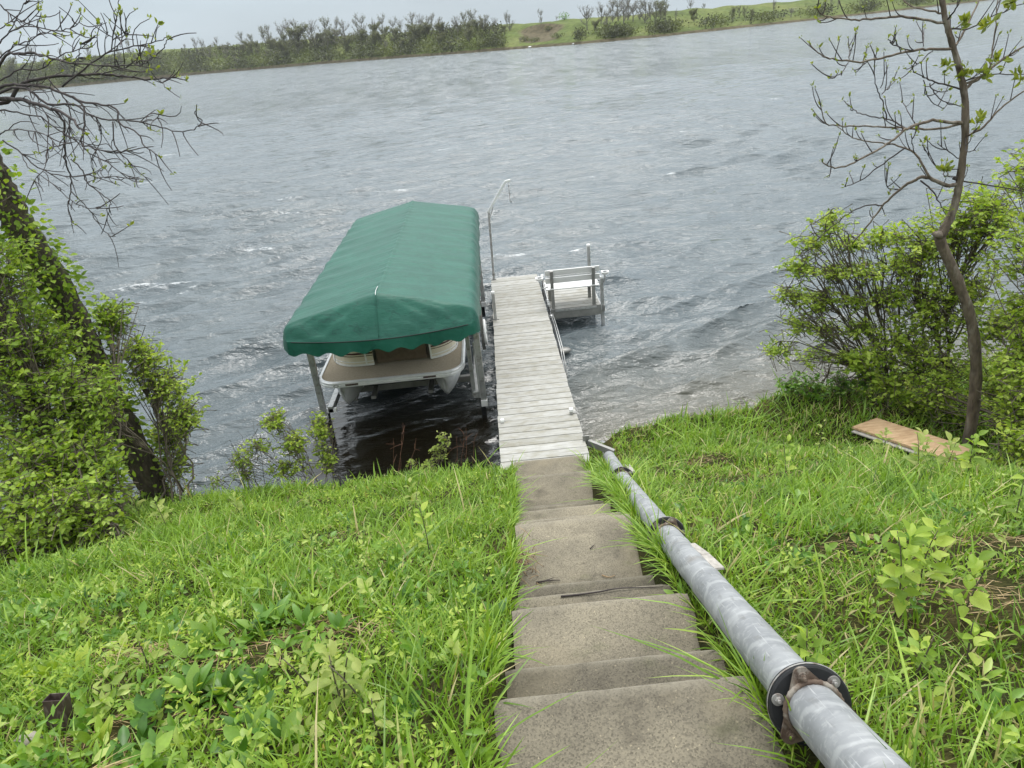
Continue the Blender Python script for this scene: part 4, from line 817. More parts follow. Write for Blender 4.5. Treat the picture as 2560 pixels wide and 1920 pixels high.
# ------------------------------------------------------------------ boat lift with green canopy
lift = empty('boat_lift', (-2, 14, 0), 'aluminium boat lift with a green canvas canopy over a pontoon boat', 'boat lift')
CX0, CX1, CY0, CY1 = -3.47, -.42, 10.15, 17.80; CXC = (CX0 + CX1) / 2; HW = (CX1 - CX0) / 2
def seam_z(u, front): return 2.29 - (.085 * (1 - u * u) * front) + .0 * u
def canopy():
    rg = np.random.default_rng(4); nx, ny = 140, 230
    uu = np.sin(np.linspace(-PI / 2, PI / 2, nx)) * .35 + np.linspace(-1, 1, nx) * .65
    f = np.concatenate([np.linspace(0, .34, 50)[:-1], np.linspace(.34, .8, 21)[:-1], np.linspace(.8, 7.0, 130)[:-1], np.linspace(7.0, CY1 - CY0, 32)]); ny = len(f)
    U, Fd = np.meshgrid(uu, f); X = CXC + U * HW; Yc = CY0 + Fd
    roof = 2.81 - .31 * np.abs(U) ** 1.03 - .035 * np.exp(-(U / .05) ** 2) * 0
    e_ = (1 - np.abs(U)) * HW; roof = roof - .17 * np.exp(-e_ / .04)
    bow = .5 - .5 * np.cos(2 * PI * (Fd - .85) / .66)                      # sag between the bows
    roof = roof - .022 * bow ** .6 * np.clip(Fd / .8, 0, 1) * (.35 + np.abs(U))
    fold = .007 * np.sin(U * 11 + Fd * 7 + .8 * np.sin(Fd * 3)) * np.clip((np.abs(U) - .35) * 2, 0, 1) + .006 * np.sin(Fd * 15 + U * 6 * np.sign(U) + np.sin(U * 9)) * np.clip((np.abs(U) - .5) * 2, 0, 1)
    roof = roof + fold * np.clip((Fd - .5) / .5, 0, 1)
    ridge = .012 * np.exp(-(U / .02) ** 2) + .006 * np.exp(-(U / .09) ** 2) * np.sin(Fd * 23); roof = roof + ridge
    wf = .40 - .24 * np.abs(U) ** 1.5; t = np.clip(Fd / wf, 0, 1); S = .94 * (1 - (1 - t) ** 1.55) + .06 * sst(Fd / .8)
    tb = np.clip((CY1 - CY0 - Fd) / .5, 0, 1); Sb = 1 - (1 - tb) ** 2.4
    sz = seam_z(U, 1 - t); Z = sz + (roof - sz) * S; Z = seam_z(U, 0) + (Z - seam_z(U, 0)) * np.where(tb < 1, Sb, 1)
    # folds of the front face
    ff = (1 - t) ** .6 * np.clip(t * 6, 0, 1)
    Z += ff * (.020 * np.sin(U * 17 + 5 * t + .9) * np.exp(-((np.abs(U) - .75) / .35) ** 2) + .014 * np.sin(U * 9 - 7 * t) + .016 * np.exp(-(U / .016) ** 2) + .012 * np.sin(26 * (np.abs(U) * .8 + t * .6)) * np.exp(-((np.abs(U) - .45) / .3) ** 2))
    Yc = Yc - (.05 * (1 - t) ** 3 * np.sin(PI * np.clip((U + 1) / 2, 0, 1)))
    rx = np.clip(1 - Fd / .22, 0, 1) ** 2 * .10; X = CXC + (X - CXC) * (1 - rx / HW)    # rounded corners in plan
    V = np.stack([X, Yc, Z], -1).reshape(-1, 3); i0 = (np.arange(ny - 1)[:, None] * nx + np.arange(nx - 1)[None]).ravel()
    cn = obj('canopy', mesh_np('canopy', V, np.stack([i0, i0 + 1, i0 + nx + 1, i0 + nx], 1), True), M['vinyl'], lift, label='green canvas canopy with scalloped valance and stains')
    # valance round the rim
    G = np.stack([X, Yc, Z], -1); rim = np.concatenate([G[0, :, :], G[1:, -1, :], G[-1, ::-1, :][1:], G[::-1, 0, :][1:-1]])
    seg = np.linalg.norm(np.diff(rim, axis=0, append=rim[:1]), axis=1); s = np.concatenate([[0], np.cumsum(seg)[:-1]]); tot = seg.sum()
    m_ = 1100; sq = np.linspace(0, tot, m_, endpoint=False); R2 = np.stack([np.interp(sq, s, rim[:, k]) for k in range(3)], 1)
    tn = np.roll(R2, -1, 0) - np.roll(R2, 1, 0); nrm = unit(np.cross(tn, [0, 0, 1.0]) * [1, 1, 0])
    sc = tot / round(tot / .37); dep = .235 - .065 * np.abs(np.cos(PI * (sq / sc + .35))) ** 1.6 + .012 * np.sin(sq * 3.3)
    rows = 8; secs = []
    for r_ in range(rows):
        h = r_ / (rows - 1); flut = .018 * h * np.sin(sq * 7.3 + 2 * np.sin(sq * 1.1)) + .03 * h ** .5 * .6
        q = R2 + nrm * flut[:, None]; q[:, 2] -= dep * h; secs.append(q)
    V = np.concatenate(secs); i = np.arange(m_); j = (i + 1) % m_
    Fq = np.concatenate([np.stack([a * m_ + i, a * m_ + j, (a + 1) * m_ + j, (a + 1) * m_ + i], 1) for a in range(rows - 1)])
    obj('valance', mesh_np('valance', V, Fq, True), M['vinyl'], cn)
    mb = MB(); mb.tube(G[0, 4:-4] + np.array([0, -.012, -.004]), .007, 6); mb.build('seam_cord', M['black'], cn, smooth=True)
    mb = MB(); k = np.argmin(np.abs(uu)); mb.tube(G[1:50:3, k] + np.array([0, -.004, .006]), .005, 5); mb.build('front_seam', M['vinyl'], cn, smooth=True)
    mb = MB(); mb.tube(smooth_path([G[62, k] + [0, 0, .01], G[55, k] + [-.012, -.0, .016], G[48, k] + [-.006, -.0, .010]], 4), .0045, 6); mb.build('tie_cord', M['white'], cn, smooth=True)
canopy()
fr = MB()
for x in (CX0 + .12, CX1 - .12): fr.tube([(x, CY0 + .35, 2.26), (x, CY1 - .2, 2.26)], .02, 8)
for yy in np.arange(CY0 + .85, CY1 - .3, .66): fr.tube(smooth_path([(CX0 + .12, yy, 2.26), (CX0 + .3, yy, 2.47), (CXC, yy, 2.74), (CX1 - .3, yy, 2.47), (CX1 - .12, yy, 2.26)], 3), .015, 6)
fr.build('canopy_frame', M['alu'], lift, smooth=True)
for x, y in ((-3.43, 11.35), (-.53, 11.35), (-3.43, 16.6), (-.50, 16.6)):
    mb = MB(); mb.box((x, y, 1.25), (.10, .085, 2.05)); po = mb.build('corner_post', M['alu'], lift, bevel=.006)
    mb = MB(); mb.box((x, y - .02, .29), (.115, .11, .12)); mb.build('foot_block', M['white'], po, bevel=.006)
    mb = MB(); mb.box((x + (.03 if x < -2 else -.03), y + .06, -.15), (.085, .085, 1.0)); mb.build('leg_pipe', M['black'], po, bevel=.006)
for y in (12.3, 16.5):
    mb = MB(); mb.box((-1.98, y, .35), (2.7, .09, .12)); mb.build('cross_beam', M['alu_dark'], lift, bevel=.006)
for x in (-3.3, -.66):
    mb = MB(); mb.box((x, 14, .44), (.10, 5.3, .12)); mb.build('side_beam', M['alu'], lift, bevel=.006)
for x in (-2.9, -2.55, -1.5, -1.15):
    mb = MB(); mb.box((x, 14.1, .475), (.09, 5.0, .06)); mb.build('bunk', M['alu_dark'], lift, bevel=.006)
mb = MB(); mb.box((-.70, 11.45, 1.25), (.07, .07, 1.75)); mb.build('guide_track', M['alu'], lift, bevel=.004)
mb = MB(); mb.box((-.60, 11.42, .9), (.028, .03, 1.1)); mb.build('guide_rod', M['alu_bright'], lift, bevel=.003)
mb = MB(); mb.box((-3.30, 11.38, .42), (.2, .06, .08)); mb.build('foot_bracket', M['white'], lift, bevel=.004)
wh = np.array([-.44, 13.45, .80]); a = np.arange(33) / 32 * 2 * PI
mb = MB(); mb.box((-.5, 13.5, 1.2), (.07, .09, 1.6)); mb.build('winch_post', M['alu_dark'], lift, bevel=.004)
mb = MB(); mb.tube(np.stack([np.full(33, wh[0]), wh[1] + .235 * np.cos(a), wh[2] + .235 * np.sin(a)], 1), .028, 8, False); wo = mb.build('winch_wheel', M['white'], lift, smooth=True)
mb = MB()
for k in range(3): q = k * PI / 3; v = np.array([0, math.cos(q), math.sin(q)]) * .23; mb.cyl(wh - v, wh + v, .012, 6)
mb.cyl(wh - [.05, 0, 0], wh + [.04, 0, 0], .04, 12); mb.build('spokes', M['alu'], wo, smooth=True)

# ------------------------------------------------------------------ pontoon boat
bt = empty('pontoon_boat', (-2.09, 14, .45), 'tan decked pontoon boat with cream side panels resting under the green canopy', 'boat')
BX0, BX1, BY0, BY1, BZ1 = -3.38, -.80, 11.02, 17.3, 1.10
def rrect(x0, x1, y0, y1, r, z, rb=.05, n=8):
    pts = []
    for (cx, cy, a0, rr) in ((x1 - r, y0 + r, -PI / 2, r), (x1 - rb, y1 - rb, 0, rb), (x0 + rb, y1 - rb, PI / 2, rb), (x0 + r, y0 + r, PI, r)):
        for t in np.linspace(0, PI / 2, n): pts.append((cx + rr * math.cos(a0 + t), cy + rr * math.sin(a0 + t), z))
    return np.array(pts)
mb = MB(); mb.loft([rrect(BX0 + .05, BX1 - .05, BY0 + .05, BY1 - .05, .33, BZ1 - .06), rrect(BX0 + .05, BX1 - .05, BY0 + .05, BY1 - .05, .33, BZ1)]); mb.build('deck', M['tan'], bt)
tr = [rrect(BX0 + .05, BX1 - .05, BY0 + .05, BY1 - .05, .33, BZ1 + .001), rrect(BX0 + .055, BX1 - .055, BY0 + .055, BY1 - .055, .33, BZ1 + .012), rrect(BX0 + .02, BX1 - .02, BY0 + .02, BY1 - .02, .36, BZ1 + .012), rrect(BX0, BX1, BY0, BY1, .38, BZ1 - .004), rrect(BX0, BX1, BY0, BY1, .38, BZ1 - .03), rrect(BX0 + .012, BX1 - .012, BY0 + .012, BY1 - .012, .37, BZ1 - .04), rrect(BX0, BX1, BY0, BY1, .38, BZ1 - .05), rrect(BX0, BX1, BY0, BY1, .38, BZ1 - .085), rrect(BX0 + .03, BX1 - .03, BY0 + .03, BY1 - .03, .35, BZ1 - .10)]
mb = MB(); mb.loft(tr, cap=False); mb.build('edge_trim', M['alu_bright'], bt, smooth=False)
for x in (-2.75, -1.40):
    mb = MB(); mb.box((x, BY0 - .004, BZ1 - .045), (.22, .012, .032)); mb.build('maker_plate', M['brown_metal'], bt, bevel=.002)
mb = MB(); mb.tube(np.array([(-3.02 + .04 * math.cos(q), BY0 + .0, BZ1 - .045 + .02 * math.sin(q)) for q in np.linspace(0, 2 * PI, 13)]), .007, 6, False); mb.build('bow_light', M['alu_dark'], bt, smooth=True)
# fence of panels
FX0, FX1, FY0, FY1 = BX0 + .14, BX1 - .14, BY0 + .62, BY1 - .2
outl = rrect(FX0, FX1, FY0, FY1, .55, 0, .1, 10)
dense = []
for a_, b_ in zip(outl, np.roll(outl, -1, 0)):
    k = max(1, int(np.linalg.norm(b_ - a_) / .12))
    for t in np.arange(k) / k: dense.append(a_ + (b_ - a_) * t)
dense = np.array(dense); dense = np.roll(dense, -int(np.argmin(np.abs(dense[:, 0] - CXC) + (dense[:, 1] - FY0) * 10)), 0)
def strip(name, path, z0, z1, off, mat, th=.02):
    tn = np.gradient(path, axis=0); nm = unit(np.stack([tn[:, 1], -tn[:, 0], 0 * tn[:, 0]], 1)); secs = []
    for p, n_ in zip(path, nm):
        secs.append(np.array([p + n_ * off + [0, 0, z0], p + n_ * off + [0, 0, z1], p + n_ * (off - th) + [0, 0, z1], p + n_ * (off - th) + [0, 0, z0]]))
    mb = MB(); mb.loft(secs); return mb.build(name, M[mat], bt)
xs = dense[:, 0]; n_d = len(dense); GW = .46
right = [p for p in dense[:n_d // 2]]; left = [p for p in dense[n_d // 2:]][::-1]
sR = np.array([p for p in right if not (abs(p[0] - (CXC + .03)) < GW and p[1] < FY0 + .1)]); sL = np.array([p for p in left if not (abs(p[0] - (CXC + .03)) < GW and p[1] < FY0 + .1)])
for path in (sR, sL[::-1]):
    strip('side_panel', path, BZ1 + .05, BZ1 + .66, .0, 'cream'); 
    strip('stripe', path, BZ1 + .235, BZ1 + .265, .006, 'maroon', .005); strip('pinstripe', path, BZ1 + .195, BZ1 + .207, .006, 'mesh_brown', .005)
    strip('lower_rail', path, BZ1 + .012, BZ1 + .05, .012, 'white', .04); strip('lower_moulding', path, BZ1 + .085, BZ1 + .10, .010, 'white', .012); strip('top_rail', path, BZ1 + .66, BZ1 + .70, .014, 'alu_bright', .045)
    cs = np.cumsum(np.linalg.norm(np.diff(path, axis=0, prepend=path[:1]), axis=1))
    for q in np.arange(.02, cs[-1], .68):
        i = int(np.argmin(np.abs(cs - q))); mb = MB(); mb.box(path[i] + [0, 0, BZ1 + .36], (.03, .03, .68)); mb.build('fence_upright', M['white'], bt, bevel=.004)
mb = MB(); mb.box((CXC + .03, FY0 + .01, BZ1 + .35), (2 * GW - .03, .025, .62)); mb.build('bow_gate', M['mesh_brown'], bt, bevel=.004)
for k, (sx, y0, y1) in enumerate(((-3.0, 12.2, 14.0), (-1.2, 12.2, 14.0), (-3.0, 15.2, 16.8))):
    mb = MB(); mb.box((sx, (y0 + y1) / 2, BZ1 + .21), (.5, y1 - y0, .4)); mb.build('seat', M['cream'], bt, bevel=.05)
def pontoon(xc):
    secs = []; n = 20
    for y, wf, zb, zt in [(11.08, .03, .80, .985), (11.12, .10, .66, .985), (11.2, .22, .54, .985), (11.35, .42, .455, .985), (11.6, .68, .42, .98), (11.9, .87, .415, .98), (12.3, 1.0, .41, .98), (14, 1.0, .41, .98), (17.0, 1.0, .41, .98), (17.05, .95, .42, .97)]:
        a = np.arange(n) / n * 2 * PI; v = np.clip(1 - wf, 0, 1); zc = (zb + zt) / 2; hz = (zt - zb) / 2
        sx = np.sin(a); cz = -np.cos(a); wid = .285 * wf * (np.abs(sx) * np.sign(sx)) * (1 + v * cz * .55); secs.append(np.stack([xc + wid, np.full(n, y) + v * .22 * (1 - cz) * .5, zc + hz * cz], 1))
    mb = MB(); mb.loft(secs); po = mb.build('pontoon', M['alu_bright'], bt, smooth=True)
    mb = MB(); a = np.arange(16) / 16 * 2 * PI; mb.loft([np.stack([xc + .17 * np.cos(a), 11.2 + .11 * np.sin(a), np.full(16, z)], 1) for z in (.975, 1.0)]); mb.build('nose_cap', M['alu_bright'], po)
pontoon(-2.98); pontoon(-1.18)
for y in np.arange(11.5, 17.2, .7):
    mb = MB(); mb.box((-2.09, y, BZ1 - .085), (2.45, .05, .05)); mb.build('cross_member', M['alu_dark'], bt)
mb = MB(); mb.beam((-2.62, 11.2, .99), (-2.3, 11.7, 1.0), .05, .04); mb.build('ladder_rail', M['alu_bright'], bt)
# small float bobbing by the dock
c = PZ(1408, 877, .03); mb = MB(); a = np.arange(14) / 14 * 2 * PI
mb.loft([c + np.stack([r * 1.5 * np.cos(a), r * np.sin(a), np.full(14, z)], 1) for r, z in ((.05, -.04), (.11, -.02), (.125, .015), (.09, .05), (.03, .06))]); mb.build('float', M['alu_dark'], smooth=True, label='small dark float in the water just right of the dock', cat='float')

# ------------------------------------------------------------------ plywood, stake, straw
ply = empty('plywood_sheets', (5.5, 8.1, .65), 'raw orange plywood board on a pale sheet, lying in the grass under the right tree', 'plywood')
def sheet(name, cs, th, mat):
    cs = np.array(cs); mb = MB(); mb.loft([cs, cs + [0, 0, th]]); return mb.build(name, M[mat], ply, bevel=.002)
def gz(x, y, up=0): return np.array([x, y, float(ground_z(x, y)) + up])
pa, pb, pc, pd = PZ(2129, 1076, .62), PZ(2190, 1054, .62), PZ(2440, 1134, .71), PZ(2362, 1156, .69)
sheet('upper_board', [pa + [0, 0, .03], pd + [0, 0, .03], pc + [0, 0, .03], pb + [0, 0, .03]], .035, 'plywood')
sheet('lower_sheet', [pa + [-.03, -.05, -.0], pd + [-.03, -.07, 0], pc, pb], .018, 'old_wood')

c = np.array([-1.95, 2.02, float(ground_z(-1.95, 2.02))]); topc = P(140, 1742, 2.06); ax = unit(topc - c); xx = unit(np.cross([0, 1.0, 0], ax)); yy = np.cross(ax, xx); hw, hd, th = .040, .026, .003; Ltb = np.linalg.norm(topc - c); mb = MB()
for (x0, x1, y0, y1) in ((-hw, hw, -hd, -hd + th), (-hw, hw, hd - th, hd), (-hw, -hw + th, -hd + th, hd - th), (hw - th, hw, -hd + th, hd - th)):
    mb.box(c + xx * (x0 + x1) / 2 + yy * (y0 + y1) / 2 + ax * (Ltb / 2 - .05), (x1 - x0, y1 - y0, Ltb + .1), np.stack([xx, yy, ax], 1))
st_ = mb.build('metal_tube', M['brown_metal'], bevel=.0015, label='short brown rectangular metal tube standing in the weeds', cat='tube')
mb = MB(); rg = np.random.default_rng(3); a = np.arange(10) / 10 * 2 * PI; c2 = c + [-.11, -.05, -.01]
mb.loft([c2 + np.stack([.06 * r * np.cos(a) * rg.uniform(.85, 1.1, 10), .05 * r * np.sin(a), np.full(10, z)], 1) for r, z in ((.8, -.03), (1, .01), (.85, .04), (.3, .06))]); mb.build('fieldstone', M['stone'], smooth=True, label='small rough stone at the foot of the brown tube', cat='stone')

def blade_strip(p0, d0, length, width, curve, side, n=6):
    t = np.linspace(0, 1, n); p = p0 + d0 * (length * t)[:, None] + curve * (length * t ** 2)[:, None]; w_ = width * (1 - t ** 1.5) * .5 * np.minimum(1, .4 + t * 4)
    V = np.concatenate([p - side * w_[:, None], p + side * w_[:, None]]); Fc = [(i, i + 1, n + i + 1, n + i) for i in range(n - 1)]; return V, Fc
def straw_clump(loc, label, seed, n, ln, dirv):
    rg = np.random.default_rng(seed); mb = MB(); loc = np.array(loc)
    for i in range(n):
        d = unit(np.array(dirv) + rg.normal(size=3) * [.16, .16, .12]); s = unit(np.cross(d, [0, 0, 1.0]) + rg.normal(size=3) * .3); V, Fc = blade_strip(loc + rg.normal(size=3) * [.02, .02, .01], d, ln * rg.uniform(.6, 1.1), rg.uniform(.005, .013), np.array([0, 0, -.15]) + rg.normal(size=3) * .06, s); mb.add(V, Fc, float(rg.random()))
    mb.build('straw_clump', M['straw'], smooth=True, label=label, cat='dead grass')
straw_clump(gz(-1.62, 1.55, .08), 'sheaf of pale dead grass blades bent over in the near weeds', 3, 16, .30, (1, .22, .28))

# ------------------------------------------------------------------ grass
PIPE_XY = np.array([p[:2] for p in PP])
def dist_pipe(x, y):
    d = np.full(len(x), 9.0)
    for a, b in zip(PIPE_XY[:-1], PIPE_XY[1:]):
        ab = b - a; t = np.clip(((x - a[0]) * ab[0] + (y - a[1]) * ab[1]) / (ab @ ab), 0, 1); d = np.minimum(d, np.hypot(x - a[0] - t * ab[0], y - a[1] - t * ab[1]))
    return d
PLYQ = np.array([pa[:2], pd[:2], pc[:2], pb[:2]])
def in_ply(x, y):
    o = np.ones(len(x), bool)
    for a, b in zip(PLYQ, np.roll(PLYQ, -1, 0)): o &= ((b[0] - a[0]) * (y - a[1]) - (b[1] - a[1]) * (x - a[0])) > -.02
    return o
BARE = [(-1.42, 2.55, .34, .17), (-1.02, 2.68, .3, .12), (-1.62, 1.95, .34, .15), (-2.1, 2.75, .25, .12), (-1.3, 3.9, .4, .2), (2.05, 2.35, .35, .22), (2.3, 1.75, .4, .2), (1.9, 3.3, .35, .25), (2.6, 2.9, .4, .3), (2.3, 5.9, .5, .3), (2.2, 7.2, .3, .2), (-1.6, 4.9, .4, .25)]
def patches(x, y, s=1.0, o=0.0): return .5 + .25 * np.sin(2.1 * s * x + 1.3 * np.sin(1.7 * s * y + o) + o) + .25 * np.sin(1.9 * s * y - 1.1 * np.sin(2.3 * s * x + o))
def grass(n_try, seed):
    rg = np.random.default_rng(seed)
    # denser close by, thinner and coarser farther down the bank
    y = .9 + (11.2 - .9) * rg.random(n_try) ** 1.25; x = rg.uniform(-1, 1.12, n_try) * (2.7 + .8 * y) + rg.normal(0, .03, n_try)
    tx, ty = rg.uniform(-9, 9, 6000), rg.uniform(.8, 11, 6000)
    ti = rg.integers(0, 6000, n_try); pull = rg.random(n_try) < .25
    x = np.where(pull & (np.abs(tx[ti]) < 2.4 + .72 * ty[ti]), tx[ti] + rg.normal(0, .025, n_try), x); y = np.where(pull & (np.abs(tx[ti]) < 2.4 + .72 * ty[ti]), ty[ti] + rg.normal(0, .025, n_try), y)
    z = ground_z(x, y, False)
    stair = (x > -.20) & (x < .97) & (y < 8.05) & (y > .3)
    left_e = np.interp(y, [1.79, 2.75, 4.5, 7.9], [-.19, -.135, -.105, -.09]); right_e = np.interp(y, [1.79, 2.75, 4.5, 7.9], [.755, .80, .835, .86])
    stair = (x > left_e) & (x < right_e) & (y < 8.0)
    dockm = (x > DX0 - .02) & (x < DX1 + .02) & (y > 7.95)
    keep = ~stair & ~dockm & (z > .10) & (dist_pipe(x, y) > PR * .8) & ~in_ply(x, y)
    dens = np.ones(n_try)
    for bx, by, rx, ry in BARE: dens *= 1 - .93 * np.exp(-(((x - bx) / rx) ** 2 + ((y - by) / ry) ** 2) ** 2)
    leftdense = np.clip((-3.6 - x) / 1.5, 0, 1) * np.clip((y - 5) / 1, 0, 1); dens *= 1 - .6 * leftdense
    dens *= .55 + .6 * patches(x, y, 1.3, 1.0); keep &= rg.random(n_try) < dens
    x, y, z = x[keep], y[keep], z[keep]; n = len(x)
    pt = patches(x, y, .9, 2.0); pt2 = patches(x, y, 2.7, .4)
    h = rg.gamma(6, 1 / 6., n) * np.interp(y, [1, 3, 6, 7.5, 10], [.10, .11, .12, .10, .08]) * (.6 + .7 * pt) * np.where(x > 1.2, .88, 1.0)
    h *= 1 + .8 * sst((y - 8.3) / .8) * sst((x - .9) / .5); tall = rg.random(n) < .03; h = np.where(tall, h * 1.8, h)
    edge = np.exp(-np.minimum(np.abs(x - .84), np.abs(x + .14)) / .12) * (y < 8); h *= np.where(x < 0, 1 - .35 * edge, 1 + .3 * edge * (rg.random(n) < .5))
    wd = rg.uniform(.0024, .0054, n) * np.interp(y, [1, 4, 10], [.85, 1.15, 1.8]) * np.where(tall, 1.5, 1)
    yaw = rg.random(n) * 2 * PI; lean = np.abs(rg.normal(0, .38, n)) + .06; curl = np.abs(rg.normal(.35, .28, n)) * np.where(rg.random(n) < .15, 1.9, 1)
    hd = np.stack([np.cos(yaw), np.sin(yaw), 0 * yaw], 1) + np.array([.10, .12, 0]); up = np.array([0, -.12, 1.0])
    sd_ = unit(np.cross(hd, [0, 0, 1.0]) + rg.normal(size=(n, 3)) * .35)
    T = np.array([0, .35, .7, 1.0]); Wt = np.array([.8, 1.0, .7, 0.0]); base = np.stack([x, y, z - .02], 1); V = np.zeros((n, 7, 3))
    for k, (t, wt) in enumerate(zip(T, Wt)):
        p = base + (up * t + hd * (lean * t)[:, None]) * h[:, None] + (hd - np.array([0, 0, .55])) * (curl * h * t * t)[:, None] * .8
        if k < 3: V[:, 2 * k] = p - sd_ * (wd * wt)[:, None]; V[:, 2 * k + 1] = p + sd_ * (wd * wt)[:, None]
        else: V[:, 6] = p
    o = (np.arange(n) * 7)[:, None]; q = np.concatenate([o + [0, 1, 3, 2], o + [2, 3, 5, 4]]); tr_ = o + [4, 5, 6]
    rn = np.clip(.30 + .36 * pt2 + rg.normal(0, .15, n), .0, .85); dead = rg.random(n) < .05 + .10 * (1 - pt) * (x > 1); rn = np.where(dead, rg.uniform(.9, 1, n), rn)
    me = mesh_np('grass', V.reshape(-1, 3), [q, tr_], True, np.repeat(rn, 7))
    return me
obj('grass', grass(300000, 21), M['grass'], label='tall fresh green grass covering the lake bank', cat='grass', kind='stuff')
def edge_grass():
    rg = np.random.default_rng(44); n = 8000
    y = .9 + 7.3 * rg.random(n); side = rg.integers(0, 4, n)
    le = np.interp(y, [1.79, 2.75, 4.5, 7.9], [-.19, -.135, -.105, -.09]); re = np.interp(y, [1.79, 2.75, 4.5, 7.9], [.76, .805, .84, .865]); pc_ = np.interp(y, PIPE_XY[:, 1], PIPE_XY[:, 0])
    x = np.where(side == 0, le - np.abs(rg.normal(0, .04, n)), np.where(side == 1, re + np.abs(rg.normal(0, .03, n)), np.where(side == 2, pc_ - PR - np.abs(rg.normal(0, .03, n)), pc_ + PR + np.abs(rg.normal(0, .04, n)))))
    clump = .5 + .5 * np.sin(y * 5.3 + side * 2) * np.sin(y * 2.1 + side); keep = (rg.random(n) < .25 + .75 * clump) & ((x < le + .005) | (x > re - .005)); x, y, side, clump = x[keep], y[keep], side[keep], clump[keep]; n = len(x)
    z = ground_z(x, y, False); h = rg.gamma(5, .2, n) * (.08 + .13 * clump ** 1.5) * np.where(side == 0, .8, 1.1); wd = rg.uniform(.003, .006, n) * np.interp(y, [1, 8], [.9, 1.5])
    hd = np.stack([np.where(side == 0, .5, np.where(side == 1, -.45, np.where(side == 2, -.3, .3))) + rg.normal(0, .5, n), rg.normal(.1, .5, n), 0 * x], 1); lean = np.abs(rg.normal(.2, .25, n)); curl = np.abs(rg.normal(.5, .3, n)); sd_ = unit(np.cross(hd, [0, 0, 1.0]) + rg.normal(size=(n, 3)) * .3); base = np.stack([x, y, z - .03], 1); VV = np.zeros((n, 9, 3))
    for k, (t, wt) in enumerate(zip((0, .3, .58, .82, 1.0), (.8, 1, .85, .5, 0))):
        p = base + (np.array([0, -.05, 1.0]) * t + hd * (lean * t)[:, None]) * h[:, None] + (hd - np.array([0, 0, .6])) * (curl * h * t * t)[:, None]
        if k < 4: VV[:, 2 * k] = p - sd_ * (wd * wt)[:, None]; VV[:, 2 * k + 1] = p + sd_ * (wd * wt)[:, None]
        else: VV[:, 8] = p
    o = (np.arange(n) * 9)[:, None]
    me = mesh_np('edge_grass', VV.reshape(-1, 3), [np.concatenate([o + [0, 1, 3, 2], o + [2, 3, 5, 4], o + [4, 5, 7, 6]]), o + [6, 7, 8]], True, np.repeat(np.clip(rg.normal(.55, .2, n), 0, .88), 9))
    obj('edge_grass', me, M['grass'], label='longer grass hanging over the edges of the steps and the pipe', cat='grass', kind='stuff')
edge_grass()
# flattened dead thatch in the thin patches
def thatch():
    rg = np.random.default_rng(31); mbv, mbf, rn, off = [], [], [], 0
    for bx, by, rx, ry in BARE:
        for _ in range(150):
            x, y = bx + rg.normal() * rx * .7, by + rg.normal() * ry * .8
            if -.2 < x < .95: continue
            a = rg.random() * 6.28; d = np.array([math.cos(a), math.sin(a), -.45 * math.sin(a) + rg.normal() * .12]); V, Fc = blade_strip(np.array([x, y, float(ground_z(x, y, False)) + rg.uniform(.0, .035)]), unit(d), rg.uniform(.05, .16), rg.uniform(.003, .006), np.array([0, 0, -.1]), unit(np.array([-math.sin(a), math.cos(a), .2])), 4)
            mbv.append(V); mbf.append(np.array(Fc) + off); off += len(V); rn.append(np.full(len(V), rg.random() * .8))
    obj('thatch', mesh_np('thatch', np.concatenate(mbv), np.concatenate(mbf), True, np.concatenate(rn)), M['straw'], label='flattened straw coloured thatch in the thin patches of grass', cat='thatch', kind='stuff')
thatch()
# low small-leaved ground cover among the grass
def ground_cover():
    rg = np.random.default_rng(8); n = 5200
    y = 1.1 + 8.2 * rg.random(n) ** 1.4; x = rg.uniform(-1, 1, n) * (2.2 + .7 * y); pt = patches(x, y, 1.6, 3.0); left = x < 0
    keep = (rg.random(n) < np.where(left, .75, .3) * np.clip((pt - .35) * 3, 0, 1)) & ~((x > -.25) & (x < .95)) & (dist_pipe(x, y) > .14) & (ground_z(x, y) > .3) & ~in_ply(x, y); x, y = x[keep], y[keep]; n = len(x)
    k = 9; h = rg.uniform(.05, .2, n); B = np.stack([x, y, ground_z(x, y, False)], 1); pos = np.repeat(B, k, 0) + rg.normal(size=(n * k, 3)) * [.025, .025, 0]; pos[:, 2] += np.repeat(h, k) * np.tile(np.linspace(.25, 1, k), n)
    a = np.tile(np.arange(k) * 2.4, n) + np.repeat(rg.random(n) * 6, k); d = np.stack([np.cos(a), np.sin(a), np.full(n * k, .25)], 1) + rg.normal(size=(n * k, 3)) * .25
    sz = rg.uniform(.018, .042, n * k) * np.repeat(rg.uniform(.7, 1.3, n), k)
    obj('ground_cover', leaves_mesh('ground_cover', pos, d, unit(np.array([0, 0, 1.0]) + rg.normal(size=(n * k, 3)) * .4), sz, sz * .38, np.clip(np.repeat(rg.normal(.5, .22, n), k) + rg.normal(0, .1, n * k), 0, 1)), M['leaf_r'], label='low small leaved weeds mixed into the grass of the bank', cat='weeds', kind='stuff')
ground_cover()
